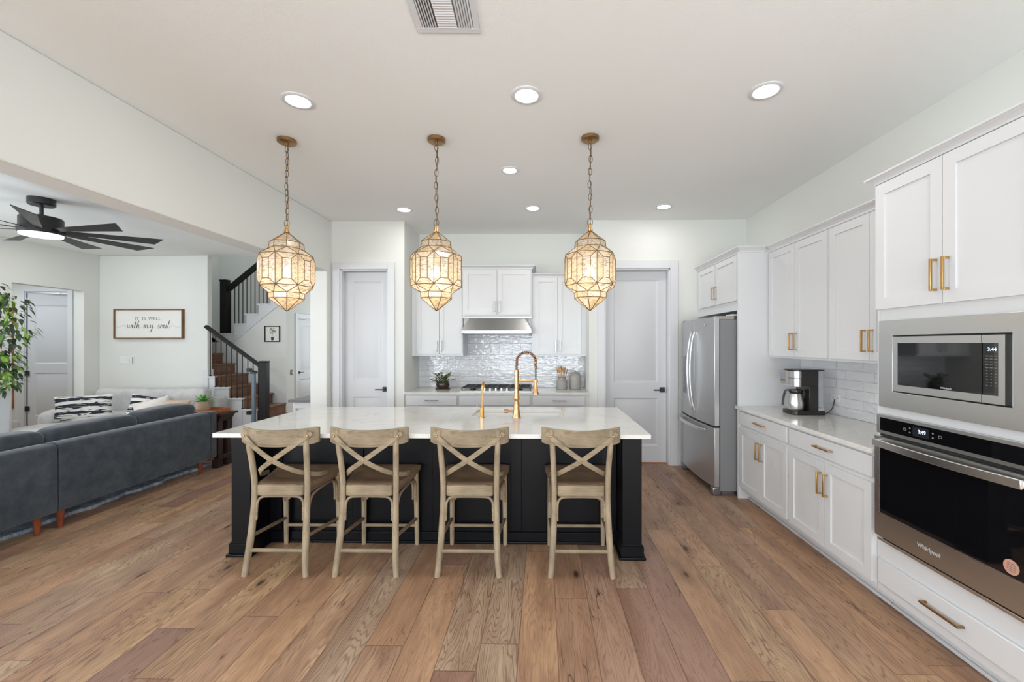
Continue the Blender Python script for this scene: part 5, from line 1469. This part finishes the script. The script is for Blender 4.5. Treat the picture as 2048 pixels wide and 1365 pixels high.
# hand-lettered line: strokes in a unit box, x advance per letter
def strokes():
    S = {}
    S['w'] = (0.62, [[(0.0, .30), (.06, .46), (.10, .30), (.14, .04), (.24, .06), (.32, .42), (.34, .12), (.42, .02), (.54, .20), (.58, .46), (.62, .36)]])
    S['i'] = (0.28, [[(0.0, .2), (.10, .44), (.12, .15), (.16, .02), (.28, .2)], [(.13, .60), (.15, .62)]])
    S['t'] = (0.34, [[(0.0, .2), (.14, .55), (.22, .95), (.16, .45), (.12, .06), (.20, .0), (.34, .2)], [(.0, .62), (.34, .68)]])
    S['h'] = (0.52, [[(0.0, .2), (.16, .6), (.24, .98), (.16, .7), (.08, .0), (.16, .30), (.28, .46), (.32, .30), (.30, .06), (.38, .0), (.52, .2)]])
    S['m'] = (0.80, [[(0.0, .3), (.08, .46), (.08, .0), (.18, .36), (.28, .44), (.28, .02), (.38, .36), (.50, .45), (.52, .15), (.58, .0), (.80, .22)]])
    S['y'] = (0.56, [[(0.0, .2), (.08, .46), (.10, .14), (.20, .04), (.32, .20), (.38, .46), (.34, .0), (.26, -.42), (.12, -.48), (.10, -.32), (.30, -.10), (.56, .16)]])
    S['s'] = (0.38, [[(0.0, .1), (.16, .40), (.22, .50), (.16, .38), (.26, .14), (.18, .0), (.04, .04)], [(.20, .02), (.38, .2)]])
    S['o'] = (0.40, [[(.20, .44), (.08, .36), (.06, .10), (.18, .0), (.28, .16), (.24, .40), (.18, .42), (.28, .34), (.40, .38)]])
    S['u'] = (0.50, [[(0.0, .3), (.06, .46), (.08, .12), (.18, .0), (.32, .2), (.36, .46), (.34, .10), (.40, .0), (.50, .2)]])
    S['l'] = (0.36, [[(0.0, .2), (.20, .65), (.26, .96), (.16, .92), (.10, .35), (.12, .05), (.22, .0), (.36, .2)]])
    S[' '] = (0.42, [])
    return S
SS = strokes(); g = G(f); txt = 'with my soul'
tot = sum(SS[c][0] for c in txt); width = 0.76; k = width/tot; x = -6.81-width/2; yb = 1.775; H = 0.135
for c in txt:
    adv, st = SS[c]
    for s in st:
        P = cr([(x+(p[0]+0.18*p[1]*0.9)*k, yb+p[1]*H, 0.031) for p in s], 5)
        rad = []
        for i in range(len(P)):
            t_ = (P[min(i+1, len(P)-1)]-P[max(i-1, 0)])
            rad.append(0.0042 if t_.y < -abs(t_.x)*0.5 else 0.0016)
        g.sweep(P, rad, 6, up=(0, 0, 1))
    x += adv*k
    if c in ' l':
        g.build('script_lettering', M['ink'], sg_); g = G(f)
g = G(f)
for s in (-1, 1):
    c0 = -6.81+s*(width/2+0.01)
    g.sweep(cr([(c0, 1.80 if s < 0 else 1.80, 0.0308), (c0+s*0.04, 1.83, 0.0308), (c0+s*0.10, 1.80, 0.0308), (c0+s*0.145, 1.785, 0.0308), (c0+s*0.17, 1.82, 0.0308)], 5), 0.0018, 5)
g.build('flourish', M['inkpale'], sg_)
sw = thing('light_switch', 'white wide switch plate on the wall below the sign', 'switch', (-7.25, SW, 1.19))
G(f).box(-7.335, -7.165, 1.165, 1.285, 0.0, 0.007).build('plate', M['socket'], sw, bevel=0.002)
for k in range(3): G(f).box(-7.318+0.05*k, -7.285+0.05*k, 1.19, 1.26, 0.007, 0.011).build('rocker', M['socket'], sw, bevel=0.001)
th = thing('thermostat', 'small white wall control with dark strip right of the switch plate', 'thermostat', (-7.12, SW, 1.19))
G(f).box(-7.15, -7.085, 1.165, 1.285, 0.0, 0.012).build('case', M['socket'], th, bevel=0.002)
G(f).box(-7.108, -7.099, 1.175, 1.275, 0.012, 0.0135).build('dark_strip', M['steeldark'], th)
# tall wood framed mirror in vestibule
mr = thing('tall_mirror', 'tall wood-framed mirror edge seen beyond the ficus in the side opening', 'mirror', (-9.65, VY, 0.36))
f = FY(VY); g = G(f)
g.box(-9.92, -9.415, 0.36, 0.43, 0.001, 0.03).box(-9.92, -9.415, 2.26, 2.33, 0.001, 0.03).box(-9.92, -9.85, 0.43, 2.26, 0.001, 0.03).box(-9.485, -9.415, 0.43, 2.26, 0.001, 0.03)
g.build('frame', M['traywood'], mr)
G(f).box(-9.85, -9.485, 0.43, 2.26, 0.001, 0.012).build('glass', M['mirror'], mr)

# ---------------------------------------------------------------- living room furniture
rug = G()
n = 40; ex = [(-4.12+0.02*math.sin(i*1.3)+0.015*math.sin(i*3.1), 0.9+(5.55-0.9)*i/n) for i in range(n+1)]
poly = ex+[(-6.9, 5.55), (-6.9, 0.9)]
rug.prism(poly, 0.001, 0.03, 'z')
tag(rug.build('shag_rug', M['rug'], origin=(-5.5, 3.2, 0), smooth=0), 'white and blue-grey mottled shag rug under the dark sofa', 'rug')

def wrinkle(amp, fr=6.0, seed=0):
    def fn(p, x, y, z):
        n_ = mnoise.noise(Vector((p.x*fr+seed, p.y*fr, p.z*fr)))
        return p*(1+amp*n_)
    return fn
so = thing('dark_sofa', 'slate velvet sofa seen from behind with walnut tapered legs', 'sofa', (-4.4, 3.8, 0))
# back panels of the two modules (outer face at X=-3.9)
def backpanel(y0, y1):
    g = G(); pr = [(-3.90, 0.150), (-3.895, 0.20), (-3.898, 0.66), (-3.915, 0.690), (-3.95, 0.703), (-4.03, 0.700), (-4.06, 0.68), (-4.06, 0.150)]
    g.prism([(x, z) for x, z in pr], y0, y1, 'y'); return g
backpanel(3.366, 4.925).build('back_panel', M['velvet'], so, bevel=0.012, seg=3)
backpanel(1.6, 3.358).build('back_panel', M['velvet'], so, bevel=0.012, seg=3)
G().box(-4.86, -3.898, 4.93, 5.03, 0.150, 0.70).build('arm', M['velvet'], so, bevel=0.022, seg=4)
G().box(-4.84, -4.062, 1.6, 4.925, 0.150, 0.33).build('seat_base', M['velvet'], so, bevel=0.01)
for (a, b) in ((3.38, 4.15), (4.16, 4.92), (2.5, 3.36), (1.62, 2.49)):
    g = G(); superblob(g, (-4.46, (a+b)/2, 0.40), (0.40, (b-a)/2, 0.085), 0.35, 28, 14); g.build('seat_cushion', M['velvet'], so, smooth=180)
for i, (a, b, zt) in enumerate(((4.23, 4.93, 0.815), (3.44, 4.22, 0.80), (2.60, 3.43, 0.80), (1.7, 2.59, 0.79))):
    g = G(); rot = Matrix.Rotation(R_(8), 3, 'Y')
    def fn(p, x, y, z, i=i, b=b, a=a):
        q = p*(1+0.035*mnoise.noise(Vector((p.y*5+i*7, p.z*6, p.x*4))))
        q.z += 0.022*abs(y)**4*(1 if z > 0 else 0)
        return q
    superblob(g, (-4.17, (a+b)/2, zt-0.20), (0.10, (b-a)/2+0.012, 0.21), 0.42, 40, 22, fn, rot)
    g.build('back_cushion', M['velvet'], so, smooth=180)
for (x, y) in ((-3.965, 3.27), (-3.965, 3.43), (-3.965, 4.86), (-4.78, 4.86), (-4.78, 3.4), (-3.965, 1.75)):
    G().lathe([(0.016, 0.031 if x < -4.12 else 0.0), (0.028, 0.15)], 18, (x, y, 0)).build('leg', M['legwood'], so)
G().box(-4.02, -3.93, 4.955, 5.02, 0.12, 0.15).build('corner_block', M['legwood'], so)

# light grey sofa against the sign wall
ls = thing('light_sofa', 'light grey fabric sofa facing the camera below the sign', 'sofa', (-6.5, 6.6, 0))
G().box(-7.28, -5.35, 5.98, 7.1, 0.06, 0.36).build('seat_base', M['velvetlight'], ls, bevel=0.03, seg=3)
g = G(); superblob(g, (-7.15, 6.52, 0.30), (0.15, 0.56, 0.25), 0.4, 32, 16); g.build('arm', M['velvetlight'], ls, smooth=180)
G().box(-7.28, -5.35, 6.90, 7.16, 0.06, 0.62).build('back_panel', M['velvetlight'], ls, bevel=0.05, seg=4)
for i, (a, b) in enumerate(((-7.0, -6.18), (-6.17, -5.36))):
    g = G(); superblob(g, ((a+b)/2, 6.42, 0.355), ((b-a)/2, 0.44, 0.09), 0.35, 28, 12); g.build('seat_cushion', M['velvetlight'], ls, smooth=180)
def fnl(p, x, y, z):
    q = p*(1+0.04*mnoise.noise(Vector((p.x*4, p.z*6, p.y*4)))); q.z += 0.05*abs(x)**3*(1 if z > 0 else 0); return q
g = G(); superblob(g, (-6.60, 6.83, 0.57), (0.66, 0.13, 0.20), 0.45, 48, 22, fnl, Matrix.Rotation(R_(-10), 3, 'X')); g.build('back_cushion', M['velvetlight'], ls, smooth=180)
g = G(); superblob(g, (-5.68, 6.72, 0.58), (0.30, 0.13, 0.21), 0.45, 40, 22, fnl, Matrix.Rotation(R_(-8), 3, 'X') @ Matrix.Rotation(R_(8), 3, 'Z')); g.build('back_cushion', M['velvetlight'], ls, smooth=180)
for (x, y) in ((-7.15, 6.08), (-5.45, 6.08), (-7.15, 7.0), (-5.45, 7.0)):
    G().lathe([(0.02, 0.0), (0.03, 0.062)], 14, (x, y, 0)).build('leg', M['legwood'], ls)
ot = G(); superblob(ot, (-6.2, 5.5, 0.25), (0.72, 0.27, 0.18), 0.32, 48, 16)
ott = thing('ottoman', 'light grey upholstered ottoman behind the dark sofa cushions', 'ottoman', (-6.2, 5.5, 0))
ot.build('cushion_body', M['velvetlight'], ott, smooth=180)
for (x, y) in ((-6.75, 5.35), (-5.65, 5.35), (-6.75, 5.65), (-5.65, 5.65)): G().lathe([(0.02, 0.03 if y < 5.55 else 0), (0.026, 0.12)], 12, (x, y, 0)).build('foot', M['legwood'], ott)

def pillow(c, w, h, th_, rz, tilt, m, label, roll=0.0, group=None):
    t = thing('throw_pillow', label, 'pillow', c, group, rz)
    t.rotation_euler = (R_(tilt), roll, rz)
    n = 22; top = []; 
    g = G(); vs = []; fs = []
    for s in (-1, 1):
        for j in range(n+1):
            for i in range(n+1):
                u = -1+2*i/n; v = -1+2*j/n
                e = (1-abs(u)**2.6)*(1-abs(v)**2.6)
                pinch = 1-0.06*(1-v*v)*1.0 if False else 1
                x = u*w/2*(1-0.05*(1-v*v)); z = v*h/2*(1-0.07*(1-u*u))
                y = s*(th_/2)*max(0, e)**0.55*(1+0.08*mnoise.noise(Vector((u*3, v*3, s))))
                vs.append((x, y, z))
    N = (n+1)**2
    for s in range(2):
        for j in range(n):
            for i in range(n):
                a = s*N+j*(n+1)+i; q = (a, a+1, a+n+2, a+n+1)
                fs.append(q if s == 0 else q[::-1])
    g.add(vs, fs); g.build('cover', m, t, smooth=180, local=True)
    return t
PGp = 'black and white ikat pillows on the light sofa'
pillow((-6.72, 6.12, 0.575), 0.60, 0.36, 0.16, R_(42), -14, M['ikat'], 'black and white patterned pillow against the left sofa arm', R_(0), PGp)
pillow((-5.98, 6.34, 0.565), 0.44, 0.31, 0.14, R_(30), -16, M['ikat'], 'black and white patterned pillow tucked behind the white pillow', R_(12), PGp)
pillow((-5.68, 6.10, 0.555), 0.42, 0.30, 0.14, R_(34), -18, M['whitepillow'], 'plain white pillow in front of the right patterned pillow', R_(-14))
pillow((-5.46, 6.22, 0.535), 0.36, 0.29, 0.13, R_(30), -14, M['beigepillow'], 'beige pillow right of the white pillow at the sofa corner', R_(4))

# end table
et = thing('end_table', 'narrow espresso wood table behind the dark sofa arm', 'table', (-4.35, 5.2, 0))
tx0, tx1, ty0, ty1 = -4.85, -3.862, 5.05, 5.335
G().box(tx0, tx1, ty0, ty1, 0.635, 0.66).build('tabletop', M['darkwood'], et, bevel=0.004)
G().prism([(tx0+0.02, 0.635), (tx1-0.02, 0.635), (tx1-0.05, 0.59), (tx1-0.06, 0.56), (tx0+0.06, 0.56), (tx0+0.05, 0.59)], ty0+0.03, ty1-0.03).build('apron', M['darkwood'], et)
for x in (tx0+0.06, tx1-0.14):
    for y in (ty0+0.025, ty1-0.105): G().box(x, x+0.08, y, y+0.08, 0.0, 0.56).build('leg', M['darkwood'], et, bevel=0.003)
G().box(tx0+0.04, tx1-0.04, ty0+0.02, ty1-0.02, 0.10, 0.15).build('lower_shelf', M['darkwood'], et, bevel=0.004)
tr = thing('serving_tray', 'amber wooden tray on the narrow dark table', 'tray', (-4.21, 5.19, 0.66))
G().box(-4.48, -3.94, 5.07, 5.31, 0.6605, 0.675).build('base', M['traywood'], tr, bevel=0.002)
for (a, b, c, d) in ((-4.48, -3.94, 5.07, 5.082), (-4.48, -3.94, 5.298, 5.31), (-4.48, -4.468, 5.083, 5.297), (-3.952, -3.94, 5.083, 5.297)):
    G().box(a, b, c, d, 0.6755, 0.705).build('rim', M['traywood'], tr, bevel=0.002)
su = thing('potted_succulent', 'spiky green succulent in a round tan pot on the tray', 'plant', (-4.20, 5.19, 0.676))
G().lathe([(0.055, 0.0), (0.070, 0.012), (0.076, 0.07), (0.074, 0.12), (0.068, 0.118), (0.066, 0.10), (0.0, 0.10)], 28, (-4.20, 5.19, 0.676)).build('pot', M['stonepot'], su)
random.seed(3); g = G()
for i in range(30):
    a = i*2.4; el = 0.15+1.2*(i/30); d = Vector((math.cos(a)*math.cos(el), math.sin(a)*math.cos(el), math.sin(el)))
    leaf(g, (-4.20, 5.19, 0.775), d, 0.20-0.06*(i/30), 0.014, 0.18)
g.build('leaves', M['succulent'], su)

# ficus in tall planter at the left edge
fc = thing('ficus_tree', 'leafy green ficus at the left edge before the side opening', 'plant', (-6.62, 5.0, 0.0))
pl_ = G().prism([(-7.02, 0.0), (-6.68, 0.0), (-6.63, 0.94), (-7.07, 0.94)], 4.78, 5.2, 'y').build('tall_planter', M['white'], fc, bevel=0.006)
G().sweep(cr([(-6.8, 5.0, 0.9), (-6.72, 5.02, 1.3), (-6.63, 4.98, 1.7), (-6.6, 5.0, 2.15)], 5), 0.012, 8).sweep(cr([(-6.84, 5.0, 0.9), (-6.76, 5.04, 1.3), (-6.57, 5.0, 1.8), (-6.62, 4.97, 2.1)], 5), 0.010, 8).build('trunk', M['bark'], fc)
random.seed(21); g = G(); gb = G()
clumps = [(-6.45, 5.0, 1.98, 0.22), (-6.40, 5.0, 1.66, 0.25), (-6.48, 5.0, 1.30, 0.22), (-6.62, 4.95, 2.12, 0.2), (-6.75, 4.95, 1.65, 0.3), (-6.42, 5.0, 1.06, 0.17), (-6.7, 5.0, 1.3, 0.28), (-6.62, 4.9, 1.0, 0.15)]
for (x, y, z, r) in clumps:
    gb.sweep([(-6.6, 5.0, z-0.05), ((x-6.6)/2, 5.0, z+0.02), (x, y, z)], 0.005, 5)
    for i in range(int(105*r/0.25)):
        while True:
            v = Vector((random.uniform(-1, 1), random.uniform(-1, 1), random.uniform(-1, 1)))
            if v.length < 1: break
        p = Vector((x, y, z))+Vector((v.x*r*0.85, v.y*r, v.z*r*0.8))
        d = Vector((v.x+random.uniform(-.4, .4), v.y+random.uniform(-.4, .4), random.uniform(-0.9, 0.2)))
        leaf(g, p, d, random.uniform(0.06, 0.09), random.uniform(0.016, 0.024), 0.4)
g.build('foliage', M['ficus'], fc); gb.build('branches', M['bark'], fc)
